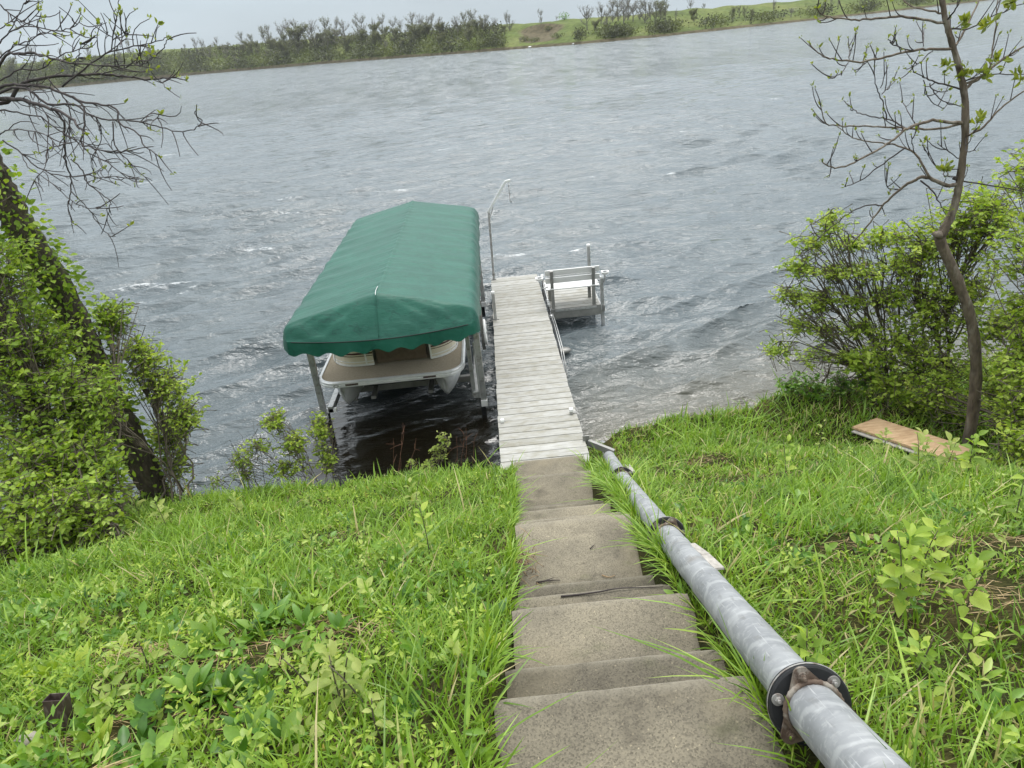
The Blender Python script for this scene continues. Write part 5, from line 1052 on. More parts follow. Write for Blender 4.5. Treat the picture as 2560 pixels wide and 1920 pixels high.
def broad_cover():
    rg = np.random.default_rng(18); n = 2600
    y = 1.2 + 4.6 * rg.random(n) ** 1.2; x = -.2 - rg.random(n) ** .8 * (1.9 + .55 * y); pt = patches(x, y, 1.1, 5.0)
    right = rg.random(n) < .22; x = np.where(right, 1.15 + rg.random(n) * (1.2 + .6 * y), x)
    keep = (rg.random(n) < np.clip((pt - .25) * 2.2, .05, 1) * np.interp(y, [1, 3.2, 5.8], [1, .75, .2])) & (dist_pipe(x, y) > .14); x, y, right = x[keep], y[keep], right[keep]; n = len(x)
    k = 8; sc_l = rg.uniform(.6, 1.5, n); B = np.stack([x, y, ground_z(x, y, False)], 1); pos = np.repeat(B, k, 0) + rg.normal(size=(n * k, 3)) * [.022, .022, .005]; lift_ = np.repeat(rg.uniform(.02, .13, n), k) * np.tile(np.linspace(.4, 1, k), n); pos[:, 2] += lift_
    a = np.tile(np.arange(k) * 2.4, n) + np.repeat(rg.random(n) * 6, k); d = np.stack([np.cos(a), np.sin(a), rg.uniform(.1, 1.1, n * k)], 1) + rg.normal(size=(n * k, 3)) * .2
    sz = .058 * np.repeat(sc_l, k) * rg.uniform(.6, 1.2, n * k); asp = np.repeat(rg.choice([.32, .42, .55], n), k)
    obj('broad_weeds', leaves_mesh('broad_weeds', pos, d, unit(np.array([0, -.25, 1.0]) + rg.normal(size=(n * k, 3)) * .35), sz, sz * asp, np.clip(np.repeat(rg.normal(.5, .25, n), k) + rg.normal(0, .1, n * k), 0, 1)), M['leaf_w'], label='carpet of broad leaved weeds between the grass of the lower bank', cat='weeds', kind='stuff')
broad_cover()

# ------------------------------------------------------------------ broad-leaved weeds: each plant a thing, each leaf a part
def big_leaf_mesh(name, wid, fold, bend, mat, rv):
    n = 7; V = []; prof = [0.10, .62, .95, 1.0, .82, .48, .03]
    for i in range(n):
        t = i / (n - 1); w_ = wid * prof[i] * .5; z = bend * t * t; yv = t
        for s, f in ((-1, 1), (-.5, .45), (0, 0), (.5, .45), (1, 1)): V.append((s * w_, yv, -z + fold * abs(s) * w_ + (.02 * math.sin(9 * t + s * 3) * abs(s))))
    V = np.array(V); q = [(i * 5 + j, i * 5 + j + 1, (i + 1) * 5 + j + 1, (i + 1) * 5 + j) for i in range(n - 1) for j in range(4)]
    me = mesh_np(name, V, np.array(q), True, np.full(len(V), rv)); me.materials.append(M[mat]); return me
LEAVES = {}
for key, mat, wid in (('dock', 'leaf_d', .42), ('aster', 'leaf_r', .36), ('pale', 'leaf_y', .55), ('seed', 'leaf_r', .6)):
    LEAVES[key] = [big_leaf_mesh('leaf', wid * w_, .35, b_, mat, r_) for w_, b_, r_ in ((1, .15, .35), (.85, .35, .6), (1.15, .05, .85), (.95, .25, .15))]
def weed(x, y, key, n_leaf, size, label, seed, upright=.6, stem=0.0, group='broad leaved weeds on the bank', name='weed_plant', cat='weed'):
    rg = np.random.default_rng(seed); b = gz(x, y); root = empty(name, b, label, cat, group)
    if stem > 0:
        p = bez(np.array([0, 0, -.02]), np.array([rg.normal() * .02, rg.normal() * .02, stem * .5]), np.array([rg.normal() * .04, rg.normal() * .03, stem]), 6); mb = MB(); mb.tube(p, np.linspace(.005, .002, 6), 5); o = mb.build('stem', M['stem'], None, smooth=True); o.parent = root
    for i in range(n_leaf):
        o = obj('leaf', LEAVES[key][rg.integers(4)], None, root, local=True); a = i * 2.4 + rg.normal() * .3; t = (i + .5) / n_leaf
        s = size * rg.uniform(.65, 1.15) * (1 - .35 * t if stem > 0 else 1)
        if stem > 0: zz = stem * (.25 + .75 * t); el_ = rg.uniform(-.1, .5) + .5 * t; rr = .012
        else: zz = .02; el_ = upright * rg.uniform(.5, 1.6); rr = rg.uniform(0, .035)
        o.location = (-math.sin(a) * rr, math.cos(a) * rr, zz); o.rotation_euler = (el_, rg.normal() * .25, a); o.scale = (s, s, s)
    return root
WEEDS = [(690, 1545, 'dock', 16, .14, 'lush dark green broad leaved clump above the bare soil patch'), (640, 1570, 'dock', 12, .12, 'dark broad leaved clump left of the lush one above the bare soil'), (760, 1560, 'dock', 12, .12, 'dark broad leaved clump right of the lush one above the bare soil'),
         (520, 1600, 'dock', 12, .13, 'upright dark leaved weed left of the bare soil patch'), (470, 1640, 'dock', 11, .12, 'broad dark weed between the brown tube and the bare soil'), (420, 1590, 'dock', 9, .11, 'smaller dark leaved weed up slope of the brown tube'),
         (60, 1690, 'aster', 14, .11, 'upright narrow leaved weed at the left margin beside the brown tube'), (130, 1680, 'aster', 12, .11, 'upright narrow leaved weed just behind the brown tube'), (20, 1650, 'aster', 12, .10, 'bushy narrow leaved weed farthest left behind the tube'), (200, 1665, 'aster', 11, .10, 'narrow leaved weed right behind the brown tube'),
         (480, 1730, 'dock', 12, .13, 'dark broad leaved weed below the bare soil patch'), (560, 1725, 'dock', 14, .13, 'widest dark broad leaved weed below the bare soil patch'), (640, 1720, 'dock', 10, .11, 'small dark broad leaved weed right of the bare soil patch'),
         (1010, 1500, 'dock', 10, .12, 'upright broad leaved weed in the grass left of the middle steps'), (845, 1570, 'dock', 8, .10, 'single broad leaved weed below the tall grass left of the steps'), (1240, 1540, 'dock', 8, .10, 'rounded leaved weed against the left edge of the wide tread'), (1215, 1610, 'aster', 9, .09, 'spiky weed against the left edge of the near tread'),
         (250, 1850, 'aster', 9, .10, 'narrow leaved weed in front of the brown tube'), (620, 1830, 'dock', 9, .10, 'low dark weed in the foreground grass'), (700, 1850, 'dock', 8, .12, 'low bluish dark weed in the foreground under the pale seedling'), (1250, 1440, 'dock', 6, .09, 'small broad leaved weed beside the dead roots'), (1700, 1478, 'dock', 5, .08, 'small dark weed between the narrow tread and the pipe')]
for i, (px, py, key, nl, sz, lab) in enumerate(WEEDS):
    q = None
    d = AX_F + AX_R * (px - 1280) / F_PX - AX_U * (py - 960) / F_PX; t = 2.0
    for _ in range(60): q = CAM_O + d * t; t += (q[2] - float(ground_z(q[0], q[1], False)) - .04) * .8
    weed(q[0], q[1], key, nl, sz, lab, 100 + i, .75 if key == 'dock' else 1.0)
def hit(px, py, up=.0):
    d = AX_F + AX_R * (px - 1280) / F_PX - AX_U * (py - 960) / F_PX; t = 2.0
    for _ in range(80): q = CAM_O + d * t; t += (q[2] - float(ground_z(q[0], q[1], False)) - up) * .8
    return q
SEEDL = [(870, 1800, 'pale', 20, .085, .34, 'pale yellow green seedling bush in the foreground left of the steps'), (800, 1760, 'pale', 14, .07, .30, 'pale seedling just left of the yellow green bush'), (930, 1800, 'pale', 12, .075, .30, 'pale seedling just right of the yellow green bush'), (850, 1700, 'pale', 16, .06, .26, 'small leaved pale seedling behind the yellow green bush'),
         (960, 1860, 'pale', 10, .06, .22, 'low pale seedling near the lower edge by the first step'), (780, 1880, 'pale', 9, .07, .15, 'pale seedling at the very bottom of the foreground'), (300, 1770, 'pale', 11, .08, .20, 'yellowish seedling right of the brown tube'), (380, 1690, 'pale', 9, .08, .22, 'yellow green sprig above the brown tube'),
         (2235, 1545, 'seed', 30, .11, .5, 'leafy sapling in the right grass beyond the big pipe coupling'), (2300, 1500, 'seed', 24, .10, .45, 'second leafy sapling just right of the one beyond the coupling'), (2400, 1560, 'seed', 16, .10, .35, 'thin sapling with reddish tip far right of the pipe'), (2010, 1690, 'seed', 12, .085, .22, 'bright green five leaved weed touching the pipe above the big coupling'), (2285, 1690, 'seed', 10, .07, .2, 'low lobed weed in the right foreground'), (2420, 1660, 'seed', 10, .07, .2, 'low lobed weed at the right margin of the foreground'),
         (2530, 1330, 'seed', 14, .10, .45, 'large leaved sapling at the right margin of the grass'), (1960, 1215, 'seed', 14, .10, .5, 'slender seedling in the middle of the right slope'), (1930, 1195, 'seed', 8, .06, .35, 'short seedling left of the slender one on the right slope'), (2045, 1140, 'pale', 8, .07, .5, 'wilted yellowish weed stalk at the crest of the right slope'),
         (2290, 1195, 'pale', 20, .15, .5, 'pale sapling growing in front of the plywood'), (2200, 1150, 'pale', 14, .12, .4, 'pale sapling left of the one before the plywood'), (2360, 1190, 'pale', 18, .15, .45, 'pale sapling right of the one before the plywood'), (2420, 1190, 'seed', 16, .15, .45, 'green seedling at the foot of the right tree'),
         (1075, 1400, 'seed', 15, .10, .45, 'budding sapling standing in the grass left of the middle steps'), (1040, 1290, 'pale', 14, .10, .4, 'yellow leaved seedling on the left slope above the dark water'), (920, 1365, 'pale', 10, .07, .18, 'yellow green clover like weed in the left slope'), (780, 1275, 'pale', 10, .07, .2, 'yellowish weed on the brow of the left slope'), (600, 1290, 'pale', 14, .12, .25, 'pale weed on the brow near the left trunk'),
         (350, 1290, 'pale', 18, .13, .5, 'light green sapling before the dark foot of the left shrubs'), (420, 1330, 'pale', 18, .13, .4, 'light green sapling right of the dark shrub foot'), (300, 1370, 'pale', 9, .07, .3, 'thin pale sapling under the left shrubs'), (1270, 1290, 'seed', 7, .07, .15, 'small glossy weed by the left edge of the narrow treads')]
for i, (px, py, key, nl, sz, stm, lab) in enumerate(SEEDL):
    q = hit(px, py); weed(q[0], q[1], key, nl, sz, lab, 300 + i, stem=stm, group='seedlings on the bank', name='seedling', cat='seedling')
q = hit(868, 1790)
big = weed(q[0], q[1], 'pale', 5, .13, 'big rounded yellow leaves rising over the pale seedling bush', 77, stem=.42, group='seedlings on the bank', name='seedling', cat='seedling')

# ------------------------------------------------------------------ shrubs
def lb(px, py, Y, rx, ry, rz, w_=1.0): return (P(px, py, Y), (rx, ry, rz), w_)
shrub('leafy_shrub', gz(-5.2, 7.7), [lb(-30, 680, 8.2, .8, .7, .6), lb(90, 850, 8.3, .65, .6, .5), lb(0, 860, 7.8, .8, .7, .7), lb(270, 790, 9.6, .35, .4, .35, .4), lb(60, 1010, 7.6, .8, .7, .6), lb(190, 980, 7.8, .7, .6, .5)], 1050, .070, 11, 'leaf_l', 'tall yellow green shrub wrapped round the left tree trunk', 51, stem_r=.03)
shrub('leafy_shrub', gz(-4.9, 8.6), [lb(350, 880, 9.6, .4, .4, .35, .7), lb(400, 950, 9.5, .55, .5, .35), lb(455, 1030, 9.2, .35, .4, .3, .6), lb(420, 1080, 9.6, .4, .5, .35, .7), lb(430, 1160, 9.4, .3, .3, .3, .5), lb(230, 1000, 8.5, .45, .5, .4)], 620, .066, 10, 'leaf_r', 'lighter green shrub reaching over the water right of the left trunk', 52, stem_r=.022)
shrub('leafy_shrub', gz(-4.5, 6.2), [lb(40, 1160, 6.9, .7, .6, .5), lb(170, 1150, 7.0, .7, .6, .5), lb(60, 1290, 6.2, .65, .6, .5), lb(190, 1280, 6.2, .55, .5, .45), lb(230, 1200, 7.0, .45, .5, .4), lb(20, 1380, 5.8, .5, .4, .3, .6), lb(200, 1090, 7.6, .5, .5, .4)], 900, .076, 11, 'leaf_l', 'dense broad leaved shrub at the foot of the left tree', 53, stem_r=.025, flat=.5)
shrub('leafy_shrub', gz(-6.6, 9.3), [lb(-60, 760, 9.2, 1.0, .8, .9), lb(-30, 1050, 9.2, .9, .8, .8), lb(130, 1120, 9.3, .7, .5, .6), lb(240, 1140, 9.3, .5, .5, .5, .6)], 300, .11, 9, 'leaf_d', 'darker green shrub behind the left tree trunk', 54, stem_r=.03)
shrub('shore_bush', gz(-3.0, 9.15), [lb(685, 1045, 9.5, .2, .3, .15, .8), lb(800, 1065, 9.6, .2, .3, .28, .9), lb(640, 1115, 9.3, .25, .3, .15, .7), lb(730, 1105, 9.4, .3, .3, .2, .8), lb(815, 1140, 9.4, .2, .3, .3, .7), lb(720, 1165, 9.2, .5, .2, .15, .6), lb(600, 1160, 9.3, .2, .2, .2, .4)], 330, .058, 9, 'leaf_r', 'airy light green bush at the waterline before the boat', 55, twig_len=.3, stem_r=.01)
shrub('shore_bush', gz(-1.35, 8.95), [lb(1105, 1095, 9.1, .14, .15, .16), lb(1095, 1130, 9.1, .18, .15, .16), lb(1030, 1160, 8.9, .14, .15, .1, .5), lb(1075, 1165, 8.9, .2, .15, .12)], 46, .055, 9, 'leaf_y', 'small pale sapling bush before the dark water beside the dock', 56, twig_len=.2, stem_r=.008, cat='sapling')
shrub('shore_bush', gz(-3.9, 9.2), [lb(590, 1140, 9.3, .12, .12, .25), lb(610, 1180, 9.2, .16, .12, .2), lb(540, 1200, 9.2, .2, .15, .15)], 40, .045, 6, 'leaf_l', 'thin twiggy shoots on the left brow beside the airy bush', 57, twig_len=.35, stem_r=.009)
SPR = [(2075, 548), (2030, 600), (2120, 605), (2205, 590), (2005, 665), (2085, 675), (2165, 670), (2250, 655), (1980, 735), (2055, 745), (2140, 745), (2220, 735), (1995, 810), (2075, 820), (2160, 815), (1950, 868), (2035, 885), (2115, 890), (2200, 880)]
shrub('leafy_shrub', gz(6.0, 10.0), [lb(x_, y_, 9.8 + .25 * math.sin(x_ * .05 + y_), .36, .40, .10, 1.0 if y_ < 850 else .6) for x_, y_ in SPR], 800, .064, 10, 'leaf_r', 'spreading fresh green shrub leaning over the water on the right', 58, stem_r=.024, twig_len=.42, flat=1.1)
shrub('leafy_shrub', gz(6.6, 9.6), [lb(2300, 620, 9.6, .7, .6, .5), lb(2400, 560, 9.4, .7, .6, .5), lb(2330, 760, 9.4, .8, .6, .5), lb(2430, 720, 9.2, .7, .6, .6), lb(2270, 860, 9.3, .7, .5, .4), lb(2360, 900, 9.0, .8, .5, .4), lb(2480, 520, 9.2, .6, .6, .4)], 860, .068, 11, 'leaf_r', 'thick green shrub behind the kinked trunk on the right', 59, stem_r=.03)
shrub('leafy_shrub', gz(6.9, 7.2), [lb(2580, 620, 8.0, .5, .6, .5), lb(2575, 780, 7.8, .45, .5, .5), lb(2560, 900, 7.7, .4, .4, .4), lb(2580, 960, 7.2, .5, .5, .45), lb(2545, 1020, 7.4, .35, .35, .3), lb(2570, 1110, 6.7, .4, .4, .4), lb(2580, 420, 8.4, .45, .5, .4, .6), lb(2500, 800, 8.6, .4, .3, .4, .7), lb(2490, 960, 8.6, .45, .3, .4, .7), lb(2350, 980, 8.7, .4, .3, .3, .6)], 820, .074, 11, 'leaf_r', 'broad leaved shrub at the right margin in front of the trunk', 60, stem_r=.028)
shrub('shore_bush', gz(4.6, 10.2), [lb(1985, 960, 9.9, .28, .3, .2), lb(2040, 960, 9.9, .25, .3, .25), lb(2110, 960, 9.9, .3, .3, .2), lb(2170, 930, 9.8, .3, .3, .25)], 140, .075, 9, 'leaf_d', 'small dark green bush at the waterline of the right bank', 61, twig_len=.3, stem_r=.01)
shrub('shore_bush', gz(5.7, 9.2), [lb(2150, 900, 9.4, .3, .3, .25), lb(2230, 960, 9.2, .4, .3, .3), lb(2300, 1010, 9.0, .4, .3, .3), lb(2370, 1030, 8.8, .4, .3, .3)], 230, .085, 9, 'leaf_r', 'low leafy thicket at the foot of the right shrubs', 62, twig_len=.35, stem_r=.012)

def bare_shoots(name, base, tips, label, seed, mat='bark_twig', r=.006):
    rg = np.random.default_rng(seed); base = np.array(base); root = empty(name, base, label, 'bare shoots'); paths, rads = [], []
    for tp in tips:
        tp = np.array(tp); st = base + rg.normal(size=3) * [.05, .04, 0]; p = bez(st, (st + tp) / 2 + rg.normal(size=3) * .05, tp, 8); p[1:-1] += rg.normal(size=(6, 3)) * .008; paths.append(p); rads.append(np.linspace(r, r * .4, 8))
        for k in range(4): s_ = p[rg.integers(3, 8)]; e_ = s_ + unit(rg.normal(size=3) + [0, 0, .6]) * rg.uniform(.08, .22); paths.append(bez(s_, (s_ + e_) / 2 + rg.normal(size=3) * .02, e_, 4)); rads.append(np.linspace(r * .5, r * .25, 4))
    obj('branches', tubes_mesh('branches', paths, rads, 5), M[mat], root)
M['red_twig'] = mat_mottled('reddish_twig', (.10, .045, .03), (.20, .10, .06), 12, .8, 0, 60, .2, .003)
bare_shoots('bare_shoots', gz(-1.95, 8.95), [P(1005, 1085, 9.1), P(985, 1110, 9.0), P(1040, 1095, 9.1), P(1010, 1080, 9.15)], 'leafless forked shoots in front of the black water', 71, 'red_twig')
bare_shoots('bare_shoots', gz(-.85, 8.95), [P(1160, 1085, 9.1), P(1140, 1090, 9.1), P(1185, 1105, 9.1), P(1165, 1070, 9.2)], 'reddish bare shoots between the pale sapling and the dock', 72, 'red_twig')
bare_shoots('bare_shoots', gz(-4.1, 9.2), [P(575, 1100, 9.4), P(605, 1090, 9.4), P(640, 1085, 9.4), P(560, 1130, 9.3), P(530, 1180, 9.3)], 'dark leafless shoots left of the airy bush', 73)
bare_shoots('bare_shoots', gz(5.0, 10.1), [P(2080, 905, 10), P(2075, 880, 10), P(2086, 890, 10.05)], 'pale upright dead stems at the right waterline', 74, 'bark_r', .012)

# ------------------------------------------------------------------ left tree: big trunk, overhanging bare branches
lt = empty('old_tree', gz(-5.6, 9.2), 'old tree with thick mossy trunk and drooping bare branches over the lake', 'tree')
tp = smooth_path([gz(-5.6, 9.2, -.3), P(392, 1240, 9.2), P(335, 1120, 9.2), P(245, 930, 9.2), P(143, 720, 9.2), P(45, 560, 9.2), P(-20, 430, 9.2), P(-90, 290, 9.2), P(-160, 120, 9.2)], 5)
def trunk_mesh(path, r0, r1, seed, n=26, ridge=.06, mat='bark'):
    rg = np.random.default_rng(seed); V, Fc = tube_vf(path, np.linspace(r0, r1, len(path)) * (1 + .06 * rg.normal(size=len(path))), n, True); V = V.reshape(len(path), n, 3); cen = path[:, None]
    ph = rg.random(n) * 6; k = np.arange(len(path))[:, None]; dl_ = 1 + ridge * np.sin(np.arange(n)[None] * 2.6 + k * .35 + np.sin(k * .9)) + ridge * .5 * rg.normal(size=(len(path), n)); V = cen + (V - cen) * dl_[..., None]; fl = 1 + .55 * np.exp(-np.arange(len(path)) / 3.0); V = cen + (V - cen) * fl[:, None, None] * np.array([1, 1, 1]); return V.reshape(-1, 3), Fc
tp = np.stack([np.interp(np.linspace(0, len(tp) - 1, 90), np.arange(len(tp)), tp[:, k]) for k in range(3)], 1)
V, Fc = trunk_mesh(tp, .205, .165, 3); mb = MB(); mb.add(V, Fc); mb.build('trunk', M['bark'], lt, smooth=True)
Z3 = lambda x, y: (x / 2.766, y / 2.766)
LB = [([(0, 720), (130, 600), (200, 560), (330, 540), (500, 520), (700, 515), (850, 525), (1000, 545), (1100, 545), (1220, 535)], .030), ([(0, 680), (130, 690), (250, 720), (380, 760), (500, 820), (540, 880), (600, 925)], .034), ([(380, 760), (440, 850), (450, 1000), (450, 1120), (490, 1230), (490, 1330), (470, 1420), (510, 1545)], .018),
      ([(0, 610), (130, 590), (300, 600), (450, 650), (560, 700), (700, 720), (800, 750), (830, 850), (950, 920), (1000, 1010), (1100, 1080)], .022), ([(0, 640), (150, 610), (230, 640), (330, 720), (560, 740), (580, 900), (560, 990), (650, 1030), (780, 1050), (900, 1040), (1060, 1010)], .020), ([(560, 700), (600, 780), (750, 830), (950, 840), (1080, 870), (1230, 910), (1340, 890), (1405, 830)], .013),
      ([(560, 990), (620, 1060), (750, 1130), (860, 1210), (970, 1245)], .010), ([(780, 840), (790, 1000), (880, 1100), (960, 1190), (1055, 1250)], .010), ([(0, 440), (130, 370), (280, 380), (420, 420), (620, 450), (850, 460), (960, 420)], .020), ([(430, 600), (620, 450), (770, 355), (920, 320), (1080, 290), (1160, 250)], .013), ([(770, 355), (780, 260), (810, 120), (825, 0)], .009), ([(780, 260), (720, 210), (685, 150)], .006), ([(790, 265), (850, 255), (890, 225)], .006),
      ([(0, 300), (60, 220), (200, 185), (400, 210), (500, 190), (560, 140)], .010), ([(-60, -20), (0, 40), (100, 120), (230, 180), (330, 230), (430, 250)], .010), ([(0, 760), (120, 780), (280, 810), (400, 900), (520, 960), (640, 1000), (760, 1000)], .013), ([(20, 970), (150, 1060), (300, 1180), (500, 1220), (640, 1200), (720, 1160)], .011), ([(490, 1320), (600, 1430), (650, 1500), (740, 1620), (800, 1635)], .008),
      ([(490, 1100), (570, 1180), (600, 1260), (700, 1340), (770, 1395), (740, 1450), (750, 1560), (790, 1625)], .010), ([(0, 400), (100, 320), (200, 280), (300, 230), (400, 200), (425, 130)], .009), ([(700, 515), (830, 480), (960, 450), (1060, 400), (1130, 330), (1160, 265)], .008), ([(330, 540), (420, 640), (480, 760), (470, 900), (400, 1000), (330, 1040), (320, 1130)], .010), ([(0, 930), (60, 900), (200, 900), (330, 940), (420, 1040)], .009),
      ([(250, 720), (330, 800), (330, 960), (320, 1120), (240, 1250)], .008), ([(600, 780), (690, 860), (700, 960), (640, 1100), (650, 1180)], .008), ([(0, 560), (140, 480), (300, 470), (420, 380), (560, 330), (640, 270)], .011), ([(60, 220), (150, 60), (190, 0)], .007), ([(0, 200), (90, 140), (200, 160), (280, 60)], .007), ([(950, 840), (1050, 830), (1110, 800)], .005), ([(500, 520), (540, 400), (560, 300)], .006), ([(1100, 545), (1140, 600), (1180, 625)], .005), ([(600, 1260), (700, 1230), (800, 1215)], .005), ([(150, 1060), (200, 1160), (350, 1260), (500, 1390), (600, 1440), (700, 1440)], .007)]
lrg = np.random.default_rng(12); buds_p, buds_d, twp, twr = [], [], [], []
hub = P(-95, 285, 9.2)
for k, (pts, r) in enumerate(LB):
    n = len(pts); y0 = 9.2 - .25 * lrg.random(); y1 = y0 + lrg.uniform(-1.5, .3); W = [P(*Z3(*q), y0 + (y1 - y0) * i / max(1, n - 1)) for i, q in enumerate(pts)]
    if pts[0][0] <= 20 and r > .012: W = [hub + lrg.normal(size=3) * [.05, .05, .25]] + W
    p = smooth_path(W, 4); p[1:] += lrg.normal(size=(len(p) - 1, 3)) * .006
    mb = MB(); mb.tube(p, np.linspace(r * .82, max(.004, r * .25), len(p)), 7); mb.build('branch', M['bark_twig'], lt, smooth=True)
    L_ = np.linalg.norm(np.diff(p, axis=0), axis=1).sum(); droop = pts[-1][1] > 700
    for _ in range(int(2 + L_ * (5.2 if r > .008 else 4.5))):
        i = lrg.integers(max(1, len(p) // 5), len(p)); s_ = p[i]; tg = unit(p[min(i + 1, len(p) - 1)] - p[i - 1]); sd_ = unit(np.cross(tg, lrg.normal(size=3)))
        ln = lrg.uniform(.10, .42); d = unit(tg * .75 + sd_ * .6 + np.array([.15, 0, -.35 if droop else .25])); wv_ = lrg.normal(0, .16, 3) * ln; e_ = s_ + d * ln + np.array([0, 0, lrg.uniform(-.15, .28) * ln]); q = bez(s_, s_ + d * ln * .55 + wv_, e_, 5); twp.append(q); twr.append(np.linspace(.0062, .0035, 5))
        if lrg.random() < (.16 if droop else .4): buds_p.append(q[-1]); buds_d.append(unit(q[-1] - q[-2]))
    if not droop or lrg.random() < .3: buds_p.append(p[-1]); buds_d.append(unit(p[-1] - p[-2]))
obj('twigs', tubes_mesh('twigs', twp, twr, 4), M['bark_twig'], lt, kind='stuff')
obj('leaf_buds', bud_tufts(lrg, np.array(buds_p), np.array(buds_d), lrg.uniform(.03, .065, len(buds_p)), 5), M['bud'], lt, kind='stuff')
def vine(path, rad, n, seed):
    rg = np.random.default_rng(seed); i = np.clip(rg.normal(44, 13, n), 14, 72).astype(int); a = rg.normal(-1.7, 1.3, n); p = path[i] + np.stack([np.cos(a), np.sin(a), 0 * a], 1) * (rad * rg.uniform(1.0, 1.55, n))[:, None] + rg.normal(size=(n, 3)) * [.04, .04, .06]
    d = unit(np.stack([np.cos(a), np.sin(a), rg.normal(0, .5, n)], 1)); s = rg.uniform(.06, .12, n)
    obj('vine_leaves', leaves_mesh('vine_leaves', p, d, unit(rg.normal(size=(n, 3)) * .6 + [0, -.3, 1]), s, s * .6, np.clip(rg.normal(.5, .2, n), 0, 1)), M['leaf_l'], lt, kind='stuff', label='yellow green leaves growing over the trunk')
vine(tp, .21, 1700, 17)

# ------------------------------------------------------------------ right tree: kinked trunk with budding branches
rt = empty('young_tree', gz(6.18, 8.1), 'slender kinked young tree with spreading bare budding branches', 'tree')
rp = smooth_path([gz(6.2, 8.1, -.25), P(2422, 1100, 8.1), P(2440, 950, 8.1), P(2430, 810, 8.1), P(2393, 700, 8.1), P(2352, 605, 8.1), P(2362, 572, 8.1), P(2385, 520, 8.1), P(2398, 460, 8.1), P(2412, 350, 8.1), P(2413, 260, 8.1), P(2400, 180, 8.1), P(2378, 100, 8.1), P(2362, 40, 8.1), P(2345, -60, 8.1)], 5)
rad = np.interp(np.linspace(0, 1, len(rp)), [0, .05, .2, .38, .42, .5, .75, 1], [.11, .074, .062, .058, .053, .041, .032, .023]); lrg = np.random.default_rng(14)
rad = rad * (1 + .05 * lrg.normal(size=len(rad))); V, Fc = tube_vf(rp, rad, 20, True); mb = MB(); mb.add(V + lrg.normal(size=V.shape) * .0038, Fc); mb.build('trunk', M['bark_r'], rt, smooth=True)
kn = P(2346, 588, 8.05); mb = MB(); a = np.arange(12) / 12 * 2 * PI
mb.loft([kn + np.stack([(.02 - .09 * t) + 0 * a, .06 * math.sqrt(1 - t * t * .9) * np.cos(a), .05 * math.sqrt(1 - t * t * .9) * np.sin(a) + .02 * t], 1) for t in (0, .4, .75, 1.0)]); mb.build('knot', M['bark_r'], rt, smooth=True)
Z4 = lambda x, y: (1900 + x / 2.592, y / 2.592)
RB = [([(1185, 150), (950, 112), (780, 120), (640, 130), (520, 122), (420, 100), (365, 50)], .016), ([(1245, 320), (1120, 318), (1000, 325), (850, 360), (700, 395), (580, 395), (470, 383), (390, 355), (315, 280)], .017), ([(1315, 578), (1200, 550), (1100, 520), (1060, 495), (990, 467)], .012), ([(1310, 800), (1210, 790), (1120, 780), (1010, 810), (940, 840), (870, 900), (780, 960), (650, 1030), (560, 1075), (470, 1085), (405, 1055)], .021),
      ([(1310, 800), (1150, 835), (1000, 835), (850, 825), (700, 820), (550, 815), (430, 800), (395, 690)], .016), ([(940, 830), (880, 790), (820, 770), (700, 750), (620, 720), (565, 670)], .010), ([(820, 770), (790, 650), (750, 560), (740, 440)], .008), ([(1215, 1200), (1100, 1155), (1040, 1150), (960, 1190), (880, 1250), (790, 1340), (700, 1460), (600, 1580)], .026), ([(1100, 1150), (1050, 1060), (1000, 990), (930, 960), (850, 935), (700, 915), (600, 890), (500, 820)], .015),
      ([(940, 960), (800, 1060), (650, 1170), (550, 1210)], .009), ([(1040, 1170), (1120, 1240), (1170, 1330), (1200, 1390)], .010), ([(1340, 565), (1430, 500), (1550, 400), (1711, 300), (1800, 250)], .022), ([(1330, 890), (1450, 820), (1560, 700), (1711, 590), (1800, 540)], .018), ([(1270, 285), (1350, 150), (1420, 0), (1450, -60)], .016), ([(1250, 1160), (1430, 1190), (1711, 1240), (1800, 1260)], .012), ([(1470, 470), (1500, 340), (1520, 200), (1540, 0)], .013),
      ([(790, 1330), (700, 1330), (600, 1370), (450, 1480), (370, 1550)], .009), ([(1310, 530), (1450, 490), (1711, 480)], .011), ([(1220, 180), (1350, 185), (1500, 110), (1711, 20)], .011), ([(1180, 85), (1050, 55), (960, 30), (900, -30)], .014), ([(1210, 130), (1270, 60), (1300, 0)], .010), ([(780, 570), (830, 430)], .005), ([(790, 610), (870, 530)], .005), ([(1300, 480), (1270, 330), (1230, 200)], .008), ([(1000, 990), (980, 880)], .006), ([(1100, 540), (1160, 640), (1300, 690)], .007), ([(1060, 520), (1100, 640), (1190, 710)], .006), ([(890, 1225), (825, 1210), (830, 1070)], .006), ([(1270, 1020), (1155, 930)], .006), ([(1165, 1100), (1050, 940)], .006), ([(1005, 800), (920, 660)], .006), ([(1330, 880), (1340, 980), (1400, 970)], .006), ([(1200, 1140), (1190, 1100)], .008), ([(1000, 330), (880, 300), (835, 255)], .007), ([(1060, 300), (1060, 180)], .005), ([(1120, 330), (1000, 430), (930, 445)], .006), ([(700, 395), (620, 470)], .005), ([(580, 395), (520, 480), (450, 500)], .005), ([(580, 390), (575, 300)], .005)]
buds_p, buds_d, twp, twr = [], [], [], []
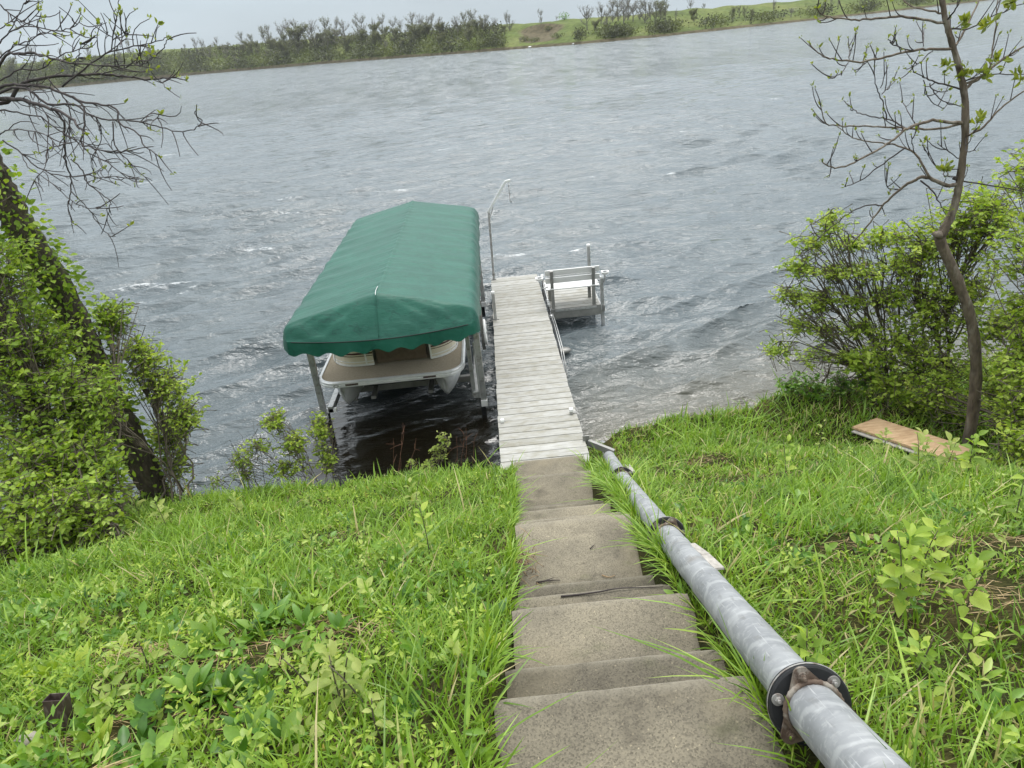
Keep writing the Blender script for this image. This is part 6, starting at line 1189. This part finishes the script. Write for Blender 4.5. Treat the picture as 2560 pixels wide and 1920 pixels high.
for k, (pts, r) in enumerate(RB):
    n = len(pts); y0 = 8.1; y1 = 8.1 + lrg.uniform(-.7, .7); W = [P(*Z4(*q), y0 + (y1 - y0) * i / max(1, n - 1)) for i, q in enumerate(pts)]
    near = rp[int(np.argmin(np.linalg.norm(rp - W[0], axis=1)))]
    if .02 < np.linalg.norm(near - W[0]) < .3 and pts[0][0] > 1160: W = [near] + W
    p = smooth_path(W, 5); p[1:] += lrg.normal(size=(len(p) - 1, 3)) * .004
    mb = MB(); mb.tube(p, np.linspace(r * .95, max(.0045, r * .3), len(p)), 8); mb.build('branch', M['bark_twig' if r < .013 else 'bark_r'], rt, smooth=True)
    L_ = np.linalg.norm(np.diff(p, axis=0), axis=1).sum()
    for _ in range(int(1 + L_ * 4.2)):
        i = lrg.integers(max(1, len(p) // 4), len(p)); s_ = p[i]; tg = unit(p[min(i + 1, len(p) - 1)] - p[i - 1]); ln = lrg.uniform(.05, .24); d = unit(tg * .6 + lrg.normal(size=3) * .35 + np.array([0, 0, .55 if lrg.random() < .75 else -.4])); q = bez(s_, s_ + d * ln * .5 + lrg.normal(size=3) * .015, s_ + d * ln + np.array([0, 0, .06]), 5); twp.append(q); twr.append(np.linspace(.0065, .004, 5)); buds_p.append(q[-1]); buds_d.append(unit(q[-1] - q[-2]))
    buds_p.append(p[-1]); buds_d.append(unit(p[-1] - p[-2]))
obj('twigs', tubes_mesh('twigs', twp, twr, 4), M['bark_twig'], rt, kind='stuff')
obj('leaf_buds', bud_tufts(lrg, np.array(buds_p), np.array(buds_d), lrg.uniform(.025, .055, len(buds_p)), 4), M['bud'], rt, kind='stuff')
for px, py in ((2360, 168), (2405, 60), (2417, 190), (2470, 66), (2462, 186), (2495, 155), (2360, 425), (2450, 300), (2530, 10), (2548, 195)):
    c_ = P(px, py, 8.05); me = bud_tufts(lrg, c_ + lrg.normal(size=(7, 3)) * .03, unit(lrg.normal(size=(7, 3)) + [0, 0, .8]), np.full(7, .10), 3); obj('leaf_tuft', me, M['bud'], rt, kind='stuff')

# ------------------------------------------------------------------ damp air over the lake
mt = bpy.data.materials.new('damp_air'); mt.use_nodes = True; t = mt.node_tree; t.nodes.remove(t.nodes['Principled BSDF'])
pv = t.nodes.new('ShaderNodeVolumePrincipled'); pv.inputs['Color'].default_value = (.9, .93, .96, 1); pv.inputs['Density'].default_value = .00011; t.links.new(pv.outputs[0], t.nodes['Material Output'].inputs['Volume'])
mb = MB(); mb.box((-100, 540, 24), (2200, 1300, 60)); mb.build('haze', mt, kind='stuff', label='thin damp haze over the lake', cat='haze')
